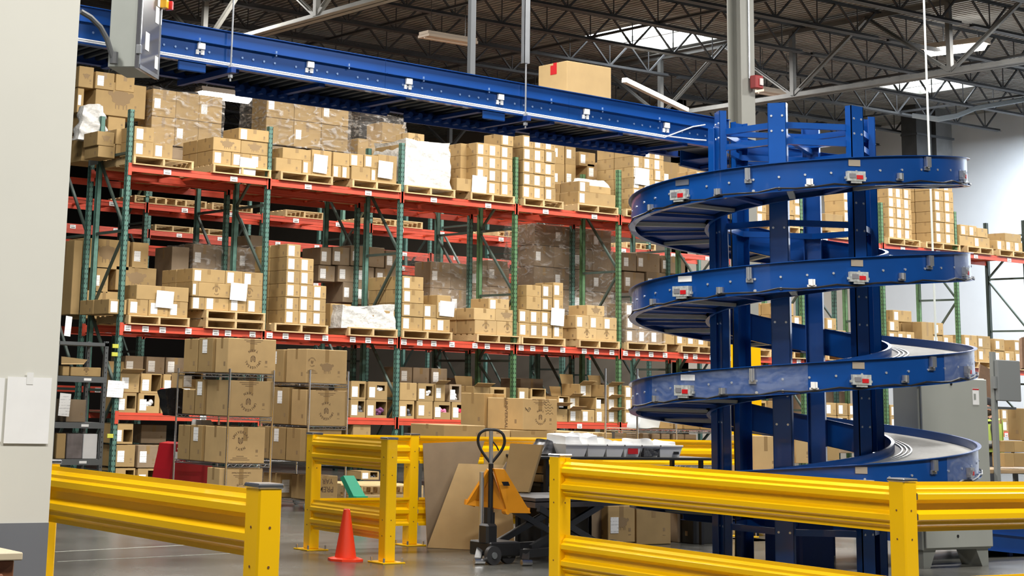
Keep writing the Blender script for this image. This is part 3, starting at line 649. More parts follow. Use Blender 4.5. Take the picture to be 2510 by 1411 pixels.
# ---- floor level
low.c = {}
def flo(px0, px1, py0, py1, Y, lab, kind='open', fill=None, hole=(.5, .9, .3, .9), m_=None, d=.5):
    a, c = at_y(px0, py1, Y), at_y(px1, py0, Y)
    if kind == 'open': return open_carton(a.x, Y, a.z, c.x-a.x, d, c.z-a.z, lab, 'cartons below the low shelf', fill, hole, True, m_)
    return carton(a.x, Y, a.z, c.x-a.x, d, c.z-a.z, lab, 'cartons below the low shelf', 'ship' if kind == 'c' else None, m_)
flo(277, 328, 1038, 1087, Y1+.03, 'cut-open carton under the low beam at the left end', hole=(.5, .95, .1, .7))
flo(281, 333, 1090, 1144, Y1+.02, 'brown labelled carton stacked low, nearest the left upright', 'c')
flo(336, 388, 1090, 1146, Y1+.02, 'film-covered labelled carton, second in the low row at left', 'c', m_=CARDD)
flo(391, 440, 1092, 1148, Y1+.02, 'brown labelled carton, third in the low row beside the red bag', 'c')
flo(281, 333, 1147, 1195, Y1+.02, 'cut-open carton in the bottom row at the left end')
flo(336, 388, 1148, 1196, Y1+.02, 'cut-open carton in the bottom row, second from left')
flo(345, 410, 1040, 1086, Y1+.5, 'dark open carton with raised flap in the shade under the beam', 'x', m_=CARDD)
flo(865, 910, 1040, 1072, Y1+.02, 'brown carton under the low beam right of the wire shelves', 'x')
flo(885, 930, 1155, 1175, Y1-.0, 'cut-open carton seen through the middle barrier', fill=3)
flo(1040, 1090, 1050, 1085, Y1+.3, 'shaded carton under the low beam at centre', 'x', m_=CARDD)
flo(1455, 1500, 1042, 1075, Y1+.1, 'brown carton under the low beam right of centre', 'c')
# ---- second rack behind (deeper, partly hidden)
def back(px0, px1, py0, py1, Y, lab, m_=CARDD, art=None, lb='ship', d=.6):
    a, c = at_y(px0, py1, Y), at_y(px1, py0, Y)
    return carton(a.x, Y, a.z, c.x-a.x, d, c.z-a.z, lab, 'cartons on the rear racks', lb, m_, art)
YB2 = YR2+.05
for args in ((205, 321, 590, 655, 'large brown carton with sheep print behind the left uprights', CARD, 'sheep', None), (323, 366, 596, 657, 'brown carton with label right of the large sheep carton', CARD, None, 'ship'),
             (222, 268, 655, 716, 'brown carton with tilted label low behind the left brace', CARD, None, 'ship'), (282, 385, 658, 710, 'wide carton with sheep print at middle level left', CARD, 'sheep', None), (172, 205, 590, 770, 'tall stack carton beside the left wall edge', CARD, None, None),
             (208, 300, 716, 780, 'plain carton behind the first load of the middle beam', CARD, None, None), (418, 465, 606, 700, 'tall grey-brown carton standing behind the second middle load', CARDD, None, None), (613, 652, 578, 605, 'small grey carton on top of rear stack at centre left', CARDD, None, None),
             (600, 655, 625, 690, 'grey-brown carton behind the second upright', CARDD, None, None)):
    a = list(args); back(a[0], a[1], a[2], a[3], YB2 if a[0] != 205 else YB2, a[4], a[5], a[6], a[7])
k = 0
for (xa, xb, ya, yb) in ((1352, 1384, 345, 400), (1386, 1412, 350, 402), (1352, 1384, 402, 465), (1386, 1412, 404, 465), (1420, 1460, 375, 405), (1440, 1480, 405, 440), (1480, 1516, 400, 440), (1625, 1665, 400, 470), (1665, 1710, 405, 470)):
    k += 1; back(xa, xb, ya, yb, YB2, 'brown carton on top of the second rack, %s from left there' % ORD[k], CARD)
k = 0
x = 15.3
while x < 30:
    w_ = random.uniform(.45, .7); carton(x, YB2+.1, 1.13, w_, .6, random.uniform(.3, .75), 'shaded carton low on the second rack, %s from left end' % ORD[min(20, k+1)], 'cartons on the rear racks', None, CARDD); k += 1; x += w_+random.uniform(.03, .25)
k = 0
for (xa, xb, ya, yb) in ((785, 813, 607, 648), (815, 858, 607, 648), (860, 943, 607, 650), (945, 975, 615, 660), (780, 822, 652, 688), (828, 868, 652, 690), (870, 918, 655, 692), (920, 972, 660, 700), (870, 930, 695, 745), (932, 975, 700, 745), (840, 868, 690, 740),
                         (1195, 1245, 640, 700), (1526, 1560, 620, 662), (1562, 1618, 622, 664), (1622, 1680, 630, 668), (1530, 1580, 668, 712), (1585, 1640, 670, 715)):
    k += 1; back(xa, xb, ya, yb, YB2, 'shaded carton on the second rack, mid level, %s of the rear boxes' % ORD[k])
for n_, (xa, xb, ya, yb, s_, lab) in enumerate(((370, 548, 238, 350, 11, 'dark film-wrapped stack behind the first two top loads'), (652, 858, 248, 350, 12, 'tall film-wrapped stack behind the second upright on top'), (878, 996, 305, 385, 13, 'film-wrapped stack with loose top sheet by the third upright'),
                                      (1055, 1250, 655, 770, 15, 'grey wrapped load behind centre on the second rack'), (1310, 1500, 565, 810, 16, 'tall dark film-wrapped load with paper sheet, behind centre right'), (470, 640, 610, 720, 17, 'grey plastic wrapped load behind the second middle load'))):
    a, c = at_y(xa, yb, YB2), at_y(xb, ya, YB2); nx, nz = max(2, round((c.x-a.x)/.5)), max(1, round((c.z-a.z)/.4)); cw, ch = (c.x-a.x)/nx, (c.z-a.z)/nz
    for i in range(nx):
        for j in range(nz):
            if n_ == 2 and j == nz-1 and i == 0: continue
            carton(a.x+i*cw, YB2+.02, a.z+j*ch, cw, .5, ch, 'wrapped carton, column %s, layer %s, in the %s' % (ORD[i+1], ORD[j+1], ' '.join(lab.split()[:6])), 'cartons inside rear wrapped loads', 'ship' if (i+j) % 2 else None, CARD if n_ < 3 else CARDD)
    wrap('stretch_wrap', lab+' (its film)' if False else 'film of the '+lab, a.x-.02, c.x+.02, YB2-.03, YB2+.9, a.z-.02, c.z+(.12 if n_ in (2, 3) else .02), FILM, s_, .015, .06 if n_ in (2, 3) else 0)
    if n_ > 2 or 1:
        zz = [l for l in LV if l < a.z]; zz = zz[-1] if zz else 0
        if a.z-zz > .3:
            for i in range(2): carton(a.x+.03+i*(c.x-a.x)/2, YB2+.03, zz+.14, (c.x-a.x)/2-.05, .8, a.z-zz-.16, 'hidden lower carton %s beneath the %s' % (ORD[i+1], ' '.join(lab.split()[:7])), 'cartons inside rear wrapped loads', None, CARDD)
        pallet(a.x, YB2, zz, 'pallet under the %s' % lab, round(c.x-a.x, 2), 'pallets on the rear racks')
for n_, (xa, xb, ya, yb, Y, lab) in enumerate(((192, 232, 165, 212, YB2, 'carton with faint sheep at the very top left stack'), (233, 282, 180, 216, YB2, 'labelled carton, top row of the upper left stack'), (283, 332, 186, 221, YB2, 'printed carton at the right of the top left stack'),
                                         (232, 360, 212, 278, YB2, 'wide carton with sheep and ring print below the conveyor'), (188, 208, 212, 275, YB2, 'carton edge beside the left wall in the top stack'), (196, 262, 274, 322, YB2, 'carton behind the torn film at upper left'),
                                         (264, 310, 276, 320, YB2, 'carton left of the first upright top'), (238, 282, 325, 355, YB2-1.0, 'carton with sheep seen past the end frame'), (240, 284, 352, 384, YB2-1.0, 'curved carton seen through the end frame on top'), (284, 312, 318, 353, YB2-1.0, 'plain carton left of the first upright, upper'), (284, 312, 352, 382, YB2-1.0, 'plain carton left of the first upright, lower'))):
    Y += .012*n_; a, c = at_y(xa, yb, Y), at_y(xb, ya, Y)
    carton(a.x, Y, a.z, c.x-a.x, .5, c.z-a.z, lab, 'cartons of the top left stack', 'ship' if n_ in (1, 4) else None, CARD, 'sheep' if n_ in (0, 3, 7) else None)
carton(at_y(200, 400, YB2).x, YB2+.02, 5.02, 1.15, .7, at_y(200, 324, YB2).z-5.03, 'broad plain carton carrying the top left stack', 'cartons of the top left stack', None)
a = at_y(188, 340, YB2-.3); wrap('stretch_wrap', 'torn crumpled film hanging at the top of the left end frame', a.x+.02, a.x+.55, YB2-.3, YB2-.1, a.z-.0, a.z+.52, FILMW, 21, .04, .3)
# far rack cartons and pallets (small, seen in the gaps)
k = 0
for (xa, xb, py, Y) in ((330, 400, 487, 30.1), (405, 450, 487, 30.1), (520, 620, 500, 30.1), (700, 790, 520, 30.1), (380, 460, 552, 35.2), (470, 510, 552, 35.2), (900, 1060, 528, 30.1), (1220, 1300, 555, 30.1), (1390, 1440, 595, 30.1), (1535, 1580, 600, 30.1)):
    k += 1; a = at_y(xa, py, Y); c = at_y(xb, py, Y); pallet(a.x, Y, 4.87, 'pallet on the top beam of a far rack, %s from left' % ORD[k], max(.9, min(1.4, c.x-a.x)), 'pallets on the far racks')
for i in range(14):
    x = 14+i*1.27
    for z in (2.9,):
        if i % 3: carton(x, 30.15, z, 1.0, .9, random.uniform(.5, .8), 'large shaded carton on the third rack, %s from left' % ORD[i+1], 'cartons on the far racks', None, CARDD)
print('CARTONS', NC[0])
# ------------------------------------------------------------------ spiral conveyor
CX, CY, RO, RI, Z0, PIT_ = 13.133, 11.867, 1.545, .83, 4.15, .865
BOLT = mat('bright_bolt', (.75, .78, .82), .3, .7)
def hel(t, r, dz=0): a = PI/2-2*PI*t; return Vector((CX+r*math.cos(a), CY+r*math.sin(a), Z0-PIT_*t+dz))
def hframes(t0, t1, r, n=None):
    n = n or max(8, int((t1-t0)*72)); fr = []
    for i in range(n+1):
        t = t0+(t1-t0)*i/n; a = PI/2-2*PI*t; fr.append((hel(t, r), Vector((math.cos(a), math.sin(a), 0)), Vector((0, 0, 1))))
    return fr
TE = 4.0
BM1 = MB().disc((0, 0, 0), .011, (1, 0, 0), 6, .006).mesh('bolt', BOLT); BM2 = MB().disc((0, 0, 0), .014, (1, 0, 0), 6, .008).mesh('bolt', BOLT)
sp = thing('spiral_conveyor', 'tall blue spiral conveyor with four turns behind the yellow barrier', 'conveyor', (CX, CY, 0))
outer = [(0, 0), (.035, 0), (.035, -.006), (.006, -.006), (.006, -.249), (.03, -.249), (.03, -.255), (-.03, -.255), (-.03, -.249), (0, -.249)]
inner = [(0, 0), (-.03, 0), (-.03, -.006), (-.006, -.006), (-.006, -.249), (.03, -.249), (.03, -.255), (0, -.255)]
for k in range(4):
    t0, t1 = k, k+1.0
    r = part('outer_rail', MB().sweep(outer, hframes(t0, t1, RO)), BLUE, sp, True)
    b = MB()                                                         # bolts: near side one by one, the far side as one mass
    for i in range(44):
        t = t0+(i+.5)/44; near = .40 < t-k < .82
        for dz, ok, mesh_ in ((-.125, True, BM1), (-.225, i % 4 < 2 and i % 3, BM2)):
            if not ok: continue
            p = hel(t, RO+.006, dz)
            if near: a_ = PI/2-2*PI*t; obj('bolt', mesh_, r, p-wloc(sp), (0, 0, a_))
            else: b.disc(p, .011, p-Vector((CX, CY, p.z)), 6, .006)
    part('bolt', b, BOLT, r)['kind'] = 'stuff'
    part('inner_rail', MB().sweep(inner, hframes(t0, t1, RI)), BLUE, sp, True)
    part('belt', MB().sweep([(0, 0), (RO-RI, 0), (RO-RI, -.02), (0, -.02)], [(o+Vector((0, 0, -.075)), A, B) for o, A, B in hframes(t0, t1, RI)]), BELT, sp, True)
    g = MB()
    for q in (.06, .10, .14): g.sweep([(q, 0), (q+.012, 0), (q+.012, .014), (q, .014)], [(o+Vector((0, 0, -.075)), A, B) for o, A, B in hframes(t0, t1, RI)])
    part('belt_side_chain', g, STEEL, sp)
    part('underside_pan', MB().sweep([(.03, 0), (RO-RI-.03, 0), (RO-RI-.03, -.008), (.03, -.008)], [(o+Vector((0, 0, -.2)), A, B) for o, A, B in hframes(t0, t1, RI)]), BLUED, sp, True)
    for i in range(18):
        t = t0+(i+.5)/18; b = MB(); b.bar(hel(t, RI+.02, -.235), hel(t, RO-.02, -.235), .055, .03)
        part('cross_tie', b, GREYM if i % 2 else BLUED, sp)
    b = MB(); n = 60
    b.tube([hel(t0+i/n, RO+.028+.006*math.sin(i*1.7), -.235+.012*math.sin(i*2.3)) for i in range(n+1)], .009, 5); part('cable', b, BLACK, sp)
# small fittings fixed to the outer rail: clear boxes, sensors, latches
FILM2 = film('protective_film', (.35, .42, .6), .10, .12, .42, .62, .24, .3)
CLEAR = mat('clear_box', (.42, .44, .43), .15, 0, .35, 40)
def fit(name, t, z, w_, h_, d_, m_, lab=None, extra=None):
    p = hel(t, RO+.008, z); n = (p-Vector((CX, CY, p.z))).normalized(); tg = Vector((-n.y, n.x, 0))
    M = Matrix((tg, n, Vector((0, 0, 1)))).transposed().to_4x4(); M.translation = p
    b = MB(); b.box(-w_/2, 0, -h_/2, w_/2, d_, h_/2, 0, M)
    if extra == 'box':
        b.box(-w_*.6, .01, -h_*.28, w_*.6, .03, -h_*.05, 0, M); b.box(-w_*.3, d_*.9, -h_*.72, w_*.3, d_*.5, -h_/2, 0, M); b.box(-w_*.4, d_, -h_*.2, -w_*.05, d_+.004, h_*.25, 1, M); b.box(w_*.0, d_, -h_*.3, w_*.35, d_+.004, h_*.1, 2, M)
    if extra == 'latch': b.tube([M @ Vector((0, .03, -h_*.6)), M @ Vector((0, .03, h_*.5))], .012, 6, 0); b.box(-w_*.7, 0, -h_*.8, w_*.7, .015, -h_*.45, 0, M)
    return part(name, b, [m_, mat('circuit_grey', (.2, .2, .22), .4), RED], sp, label=lab)
def t_at(px, py, k):                                                # turn fraction where a photo column meets the near side of turn k
    best = None
    for i in range(400):
        t = k+.42+.5*i/400; v = hel(t, RO, -.12)-CAM; q = PX+FPX*v.dot(R2)/v.dot(fw)
        if best is None or abs(q-px) < best[0]: best = (abs(q-px), t)
    return best[1]
for k in range(4):
    for px_, nm, z, w_, h_, d_, m_, ex in ((2095, 'junction_box', -.17, .16, .085, .05, CLEAR, 'box'), (2093, 'rating_plate', -.05, .105, .055, .004, mat('plate_tan', (.38, .32, .25), .5), None), (1672, 'junction_box', -.16, .19, .09, .05, CLEAR, 'box'), (1675, 'rating_plate', -.05, .16, .05, .004, mat('plate_dark', (.12, .13, .16), .5) if k == 0 else WHITE, None),
                                           (1984, 'sensor', -.19, .055, .05, .03, WHITE, 'latch'), (1762, 'sensor', -.19, .06, .05, .03, STEEL, 'latch'), (2202, 'sensor', -.18, .05, .05, .03, STEEL, 'latch'), (1834, 'rail_latch', -.07, .045, .1, .03, STEEL, 'latch'), (2268, 'rail_latch', -.06, .05, .09, .04, STEEL, 'latch'), (1600, 'sensor', -.2, .07, .05, .03, STEEL, 'latch'), (2352, 'sensor', -.17, .09, .08, .04, STEEL, 'box')):
        fit(nm, t_at(px_+k*6, 0, k), z, w_, h_, d_, m_, extra=ex)
for k, pa, pb in ((2, 1590, 1968), (2, 2300, 2385), (3, 2300, 2395), (1, 2330, 2380)):
    ta, tb_ = sorted((t_at(pa+k*6, 0, k), t_at(pb+k*6, 0, k))); part('protective_film', MB().sweep([(.012, -.01), (.014, -.01), (.014, -.24), (.012, -.24)], hframes(ta, tb_, RO, 24)), FILM2, sp)
# six uprights and their tie rings
for i in range(6):
    a = math.radians(30+60*i); n = Vector((math.cos(a), math.sin(a), 0)); tg = Vector((-n.y, n.x, 0)); p = Vector((CX, CY, 0))+n*.76
    M = Matrix((tg, n, Vector((0, 0, 1)))).transposed().to_4x4(); M.translation = p; b = MB()
    zt = 4.25
    b.box(-.085, -.008, 0, .085, 0, zt, 0, M); b.box(-.085, -.07, 0, -.077, 0, zt, 0, M); b.box(.077, -.07, 0, .085, 0, zt, 0, M); b.box(-.12, -.1, 0, .12, .05, .012, 0, M)
    u = part('upright_post', b, BLUE, sp); b = MB()
    for z in [4.13, 3.99, 3.35, 3.1, 2.5, 2.25, 1.6, 1.35, .62, .42]:
        for e in (-.05, .05):
            q_ = M @ Vector((e, 0, z))
            if i in (2, 3, 4): obj('post_bolt', BM1, u, q_-wloc(sp), (0, 0, a))
            else: b.disc(q_, .012, n, 8, .01)
    if b.v: part('post_bolt', b, BOLT, u)['kind'] = 'stuff'
ring = [Vector((CX+.72*math.cos(math.radians(30+60*i)), CY+.72*math.sin(math.radians(30+60*i)), 0)) for i in range(6)]
for z in (4.05, 3.9, 3.15, .55, .42):
    for i in range(6):
        b = MB(); p, q = ring[i]+Vector((0, 0, z)), ring[(i+1) % 6]+Vector((0, 0, z)); b.bar(p, q, .05, .055); part('tie_bar', b, BLUE, sp)
for z in (3.98, .48):
    for i in range(3): b = MB(); b.bar(ring[i]+Vector((0, 0, z+.03*i)), ring[i+3]+Vector((0, 0, z+.03*i)), .05, .05); part('tie_bar', b, BLUE, sp)
# drive housing, cables near the left posts
b = MB(); b.cbox(CX-.25, CY-.2, .012, CX+.2, CY+.25, .5, .02); part('drive_unit', b, BLUED, sp)
for dx, w_ in ((0, .008), (.05, .006), (-.04, .01)):
    p = Vector((CX-.56+dx, CY+.35, 0)); b = MB(); b.tube([p+Vector((.01*math.sin(z*3), .01*math.cos(z*2), z)) for z in [i*.3 for i in range(14)]], w_, 6); part('riser_cable', b, WHITE if dx == 0 else BLACK, sp)
b = MB(); b.cbox(CX-.66, CY+.42, .0, CX-.56, CY+.5, 4.1, .004); part('cable_channel', b, BLUE, sp)

# ------------------------------------------------------------------ straight conveyor into the top of the spiral
cv = thing('overhead_conveyor', 'long straight blue conveyor hanging overhead from left wall to spiral', 'conveyor', (8, 12.71, 4.0))
XA, XB, YN, YF = 3.2, 13.1, 12.697, 13.41
def zt(x): return 4.29+(12.9-x)*.0185
def lin(y, x0=XA, x1=XB): return [(Vector((x, y, zt(x))), Vector((0, -1, 0)), Vector((0, 0, 1))) for x in (x0, x1)]
prof = [(0, 0), (.03, 0), (.03, -.006), (.006, -.006), (.006, -.122), (.04, -.122), (.04, -.13), (.006, -.13), (.006, -.302), (.045, -.302), (.045, -.308), (-.03, -.308), (-.03, -.302), (0, -.302)]
BB = mat('blue_bolt', (.25, .38, .65), .3, .4); BB1 = MB().disc((0, 0, 0), .010, (0, -1, 0), 6, .007).mesh('bolt', BB)
segs = [3.2, 5.9, 8.9, 11.0, 13.1]
for i in range(4):
    r = part('side_rail', MB().sweep(prof, lin(YN, segs[i], segs[i+1]-.003)), BLUE, cv)
    x = segs[i]+.08; j = 0; L0 = cv.location
    while x < segs[i+1]-.03:
        if x > 4.9:
            if j % 6: obj('bolt', BB1, r, Vector((x, YN-.006, zt(x)-.20))-L0)
            if j % 7 == 3: part('guard_bolt', MB().tube([(x, YN-.03, zt(x)-.145), (x, YN-.03, zt(x)-.10)], .008, 6), BB, r)
        x += .105; j += 1
fprof = [(-a, z) for a, z in prof]
part('side_rail', MB().sweep(fprof, lin(YF)), BLUED, cv)
part('belt', MB().box(XA, YN+.01, 0, XB, YF-.01, .012), BELT, cv) if False else None
b = MB(); b.sweep([(0, -.085), (-(YF-YN), -.085), (-(YF-YN), -.1), (0, -.1)], lin(YN)); part('belt', b, BELT, cv)
rm = MB().tube([(0, .01, 0), (0, YF-YN-.01, 0)], .024, 8).mesh('roller', mat('roller_steel', (.05, .055, .065), .4, .5), (0, 0, 0), True)
for i in range(92):
    x = 3.3+i*.106; obj('roller', rm, cv, Vector((x, YN, zt(x)-.25))-cv.location)
x = 4.0
while x < 12.8:
    b = MB(); b.box(x-.03, YN, zt(x)-.33, x+.03, YF, zt(x)-.3); part('cross_tie', b, BLUED, cv); x += .85
for x0, x1 in ((7.8, 9.4), (9.6, 10.9), (11.1, 12.6)):                # belt pressure rollers under the bed, seen as dark teeth
    b = MB(); b.box(x0, YF-.05, zt(x0)-.39, x1, YF-.03, zt(x0)-.29)
    xx = x0
    while xx < x1: b.tube([(xx, YF-.14, zt(xx)-.33), (xx, YF-.06, zt(xx)-.33)], .028, 8); xx += .11
    part('pressure_roller_bank', b, BLUED, cv)
for off, rr in ((.025, .008), (.04, .007)):
    b = MB(); b.tube([(x_, YN-.022, zt(x_)-.245-off) for x_ in (3.2, 6, 9, 12.2)]+([(12.55, YN-.05, zt(12.6)-.14), (12.72, YN-.05, zt(12.7)-.1)] if off > .03 else [(12.6, YN-.03, zt(12.6)-.26), (12.75, YN-.03, zt(12.7)-.25)]), rr, 6)
    part('cable', b, WHITE, cv)
for px_ in (491, 756, 999, 1223, 1434, 1630):
    p = at_y(px_, 0, YN); v = [x_/100 for x_ in range(400, 1300)]
    x_ = min(v, key=lambda q: abs(PX+FPX*((Vector((q, YN, zt(q)-.15))-CAM).dot(R2))/((Vector((q, YN, zt(q)-.15))-CAM).dot(fw))-px_))
    b = MB(); b.cbox(x_-.03, YN-.035, zt(x_)-.19, x_+.035, YN-.007, zt(x_)-.138, .003); b.box(x_-.04, YN-.02, zt(x_)-.232, x_-.015, YN-.007, zt(x_)-.195); b.box(x_+.005, YN-.02, zt(x_)-.232, x_+.035, YN-.007, zt(x_)-.195); b.box(x_-.02, YN-.015, zt(x_)-.215, x_+.01, YN-.007, zt(x_)-.207)
    part('sensor', b, WHITE, cv)
for px_, py_ in ((468, 178), (1208, 292)):
    p = at_y(px_, py_, YN-.01); b = MB(); b.cbox(p.x-.13, YN-.03, zt(p.x)-.385, p.x+.13, YN-.012, zt(p.x)-.30, .008); part('splice_plate', b, BLUE, cv)
# hanger rods with struts up to the roof
def rod(px_, ztop, zstrut, y=YN-.05):
    x_ = min([q/100 for q in range(400, 1700)], key=lambda q: abs(PX+FPX*((Vector((q, y, 4.2))-CAM).dot(R2))/((Vector((q, y, 4.2))-CAM).dot(fw))-px_)); b = MB()
    b.tube([(x_, y, zt(x_)-.42), (x_, y, ztop)], .008, 8)
    for dz in (-.38, -.3): b.tube([(x_, y, zt(x_)+dz-.012), (x_, y, zt(x_)+dz+.012)], .022, 6)
    part('hanger_rod', b, STEEL, cv)
    if zstrut: b = MB(); b.box(x_-.033, y-.02, zstrut, x_+.033, y-.015, 8.0); b.box(x_-.033, y-.02, zstrut, x_-.028, y+.03, 8.0); b.box(x_+.028, y-.02, zstrut, x_+.033, y+.03, 8.0); part('hanger_strut', b, STEEL, cv)
    b = MB(); b.bar((x_, y-.05, zt(x_)-.33), (x_, YF+.1, zt(x_)-.33), .045, .045); part('hanger_beam', b, BLUED, cv)
    return x_
rod(568, 8, None); rod(1288, 8, at_y(1288, 155, YN-.05).z)
p = at_y(1155, 120, YF+.06); b = MB(); b.box(p.x-.03, YF+.03, 4.2, p.x+.03, YF+.08, 8.0); part('hanger_strut', b, mat('strut_dark', (.18, .19, .2), .45, .5), cv)
# rods by the spiral
p = at_z(2303, 830, 0); a = at_y(2278, 380, 13.35); b = MB(); b.tube([(a.x, 13.35, 1.9), (a.x, 13.35, 8.0)], .012, 8)
tag(obj('hanging_rod', b.mesh('hanging_rod', mat('pale_rod', (.75, .8, .75), .4, .2), (a.x, 13.35, 1.9)), None, (a.x, 13.35, 1.9)), 'tall pale vertical rod running behind the right side of the spiral', 'rod')
# exit conveyor at the bottom right
ex = thing('exit_conveyor', 'low blue conveyor leaving the foot of the spiral at right', 'conveyor', (16, 12.7, 0))
def ze(x): return .69-(x-CX)*.082
fr = lambda y: [(Vector((x, y, ze(x))), Vector((0, -1, 0)), Vector((0, 0, 1))) for x in (CX, 19.5)]
part('side_rail', MB().sweep(prof, fr(YN)), BLUE, ex); part('side_rail', MB().sweep(fprof, fr(YF)), BLUE, ex)
part('belt', MB().sweep([(0, -.085), (-(YF-YN), -.085), (-(YF-YN), -.1), (0, -.1)], fr(YN)), BELT, ex)
for x in (15.2, 17.3):
    for y in (YN+.03, YF-.06): b = MB(); b.box(x, y, 0, x+.06, y+.03, ze(x)-.25); part('leg', b, BLUED, ex)
# carton riding the conveyor
o = tag(obj('carton', MB().cbox(0, 0, 0, .56, .42, .44, .004).mesh('carton', CARDP), None, (11.12, 12.86, 4.22)), 'pale brown carton riding on the overhead conveyor', 'carton')
b = MB(); b.box(-.002, .15, .33, 0, .24, .42); b.box(-.001, .15, .42, .1, .2, .442); obj('red_tape', b.mesh('red_tape', RED), o)['label'] = 'strip of red tape'
# control cabinet on the conveyor at upper left
p = at_z(329, 163, 3.9); cb = thing('control_box', 'grey control box with clear door on the conveyor at upper left', 'control box', (p.x, p.y, 3.9), rz=PI/4)
b = MB(); b.cbox(.02, 0, 0, .5, .22, .72, .006); part('box_body', b, GREYM, cb, world=False)
b = MB(); b.box(0, -.035, -.01, .52, -.004, .73); part('door', b, mat('smoked_door', (.10, .10, .11), .12, 0), cb, world=False)
b = MB()
for q in ((0, -.04, -.01, .52, -.03, .02), (0, -.04, .71, .52, -.03, .73), (0, -.04, -.01, .02, -.03, .73), (.5, -.04, -.01, .52, -.03, .73)): b.box(*q)
part('door_frame', b, STEEL, cb, world=False)
for z in (.1, .55): b = MB(); b.cbox(-.012, -.05, z, .02, -.01, z+.07, .003); part('hinge', b, STEEL, cb, world=False)
for q in ((.13, .16, .23, .3), (.40, .06, .48, .16), (.36, .42, .45, .55), (.4, .56, .48, .62)): b = MB(); b.box(q[0], -.038, q[1], q[2], -.0355, q[3]); part('door_label', b, WHITE, cb, world=False)
b = MB(); b.cbox(.46, -.09, .56, .54, -.036, .63, .004); part('switch_base', b, mat('switch_yellow', (.85, .45, .02), .4), cb, world=False)
b = MB(); b.cbox(.52, -.12, .555, .555, -.06, .625, .004); part('stop_switch', b, RED, cb, world=False)
hp = [at_y(a_, c_, 12.3+.0) for a_, c_ in ((198, 28), (222, 42), (246, 66), (262, 95), (271, 125), (279, 150))]; b = MB(); b.tube(hp, .022, 8); b.tube([hp[-1]+Vector((0, 0, -.02)), hp[-1]+Vector((0, 0, .07))], .032, 8)
tag(obj('conduit', b.mesh('conduit', mat('conduit_grey', (.10, .105, .11), .5), hp[0], True), None, hp[0]), 'dark flexible conduit hose curving into the grey control box', 'conduit')

# ------------------------------------------------------------------ yellow barriers
half = [(0, 0), (.0, -.022), (.024, -.040), (.024, -.056), (.042, -.068), (.042, -.098), (.004, -.122)]
RAILP = half+[(a, -.28-z) for a, z in reversed(half)]
RAILP = RAILP+[(a-.004, z) for a, z in reversed(RAILP)]
def brail(parent, p, q, ztop, side=1, ext=.0):
    p, q = Vector((*p, ztop)), Vector((*q, ztop)); d = (q-p).normalized(); nrm = Vector((d.y, -d.x, 0))*side
    p = p+d*ext; q = q-d*ext
    return part('rail', MB().sweep(RAILP, [(p, nrm, Vector((0, 0, 1))), (q, nrm, Vector((0, 0, 1)))]), YEL, parent)
def bpost(parent, x, y, h_=1.12, w_=.115, rz=0, nb=(.94, .78, .38, .24)):
    b = MB(); b.cbox(x-w_/2, y-w_/2, .012, x+w_/2, y+w_/2, h_-.012, .008); po = part('post', b, YEL, parent)
    b = MB(); b.cbox(x-.125, y-.125, 0, x+.125, y+.125, .014, .003); part('base_plate', b, YEL, po)
    b = MB(); b.cbox(x-w_/2-.006, y-w_/2-.006, h_-.022, x+w_/2+.006, y+w_/2+.006, h_, .006); part('post_cap', b, CHROME, po, label='shiny metal post cap')
    for e in (-1, 1):
        for f_ in (-1, 1): part('anchor_bolt', MB().tube([(x+e*.1, y+f_*.1, .012), (x+e*.1, y+f_*.1, .05)], .01, 6), STEEL, po)
    hm = mat('hole_brown', (.16, .07, .02), .7)
    for z in nb:
        part('screw', MB().disc((x, y-w_/2, z), .006, (0, -1, 0), 6, .002), hm, po); part('screw', MB().disc((x-w_/2, y, z), .006, (-1, 0, 0), 6, .002), hm, po)
def barrier(lab, posts, rails): 
    t = thing('safety_barrier', lab, 'barrier', (posts[0][0], posts[0][1], 0))
    for x, y in posts: bpost(t, x, y)
    for (p, q, zs, sd) in rails:
        for z in zs: brail(t, p, q, z, sd)
    return t
X4 = 4.16
barrier('yellow guard barrier panel running to the pale wall at left', [(X4, 6.75), (X4, 8.93)], [((X4, 6.81), (X4, 8.87), (1.09, .52), -1)])
barrier('short yellow guard barrier with the traffic cone in front, at centre', [(9.97, 14.0), (10.03, 15.36), (11.36, 15.55), (13.9, 15.55), (16.2, 15.55)],
        [((9.97, 14.06), (10.0, 15.3), (1.10, .48), -1), ((10.09, 15.49), (11.3, 15.49), (1.10, .48), -1), ((11.42, 15.49), (13.84, 15.49), (1.10, .48), -1), ((13.96, 15.49), (16.14, 15.49), (1.10, .48), -1)])
barrier('long yellow guard barrier in front of the spiral, turning at the corner post', [(8.72, 7.12), (8.86, 10.3), (12.0, 7.12)],
        [((8.74, 7.18), (8.86, 10.24), (1.09, .56), -1), ((8.78, 7.1), (11.94, 7.1), (1.10, .56), 1)])

# ------------------------------------------------------------------ traffic cone
c = thing('traffic_cone', 'orange traffic cone standing before the central yellow barrier', 'traffic cone', (9.72, 14.3, 0))
b = MB(); b.lathe([(.165, 0), (.165, .02), (.13, .03), (.0, .03)], 8, at=(9.72, 14.3, 0)); b.add([], []); part('base', b, CONE, c)
b = MB(); b.lathe([(.10, .025), (.096, .06), (.03, .455), (.024, .46), (.0, .46)], 28, at=(9.72, 14.3, 0)); part('cone_body', b, CONE, c, True)

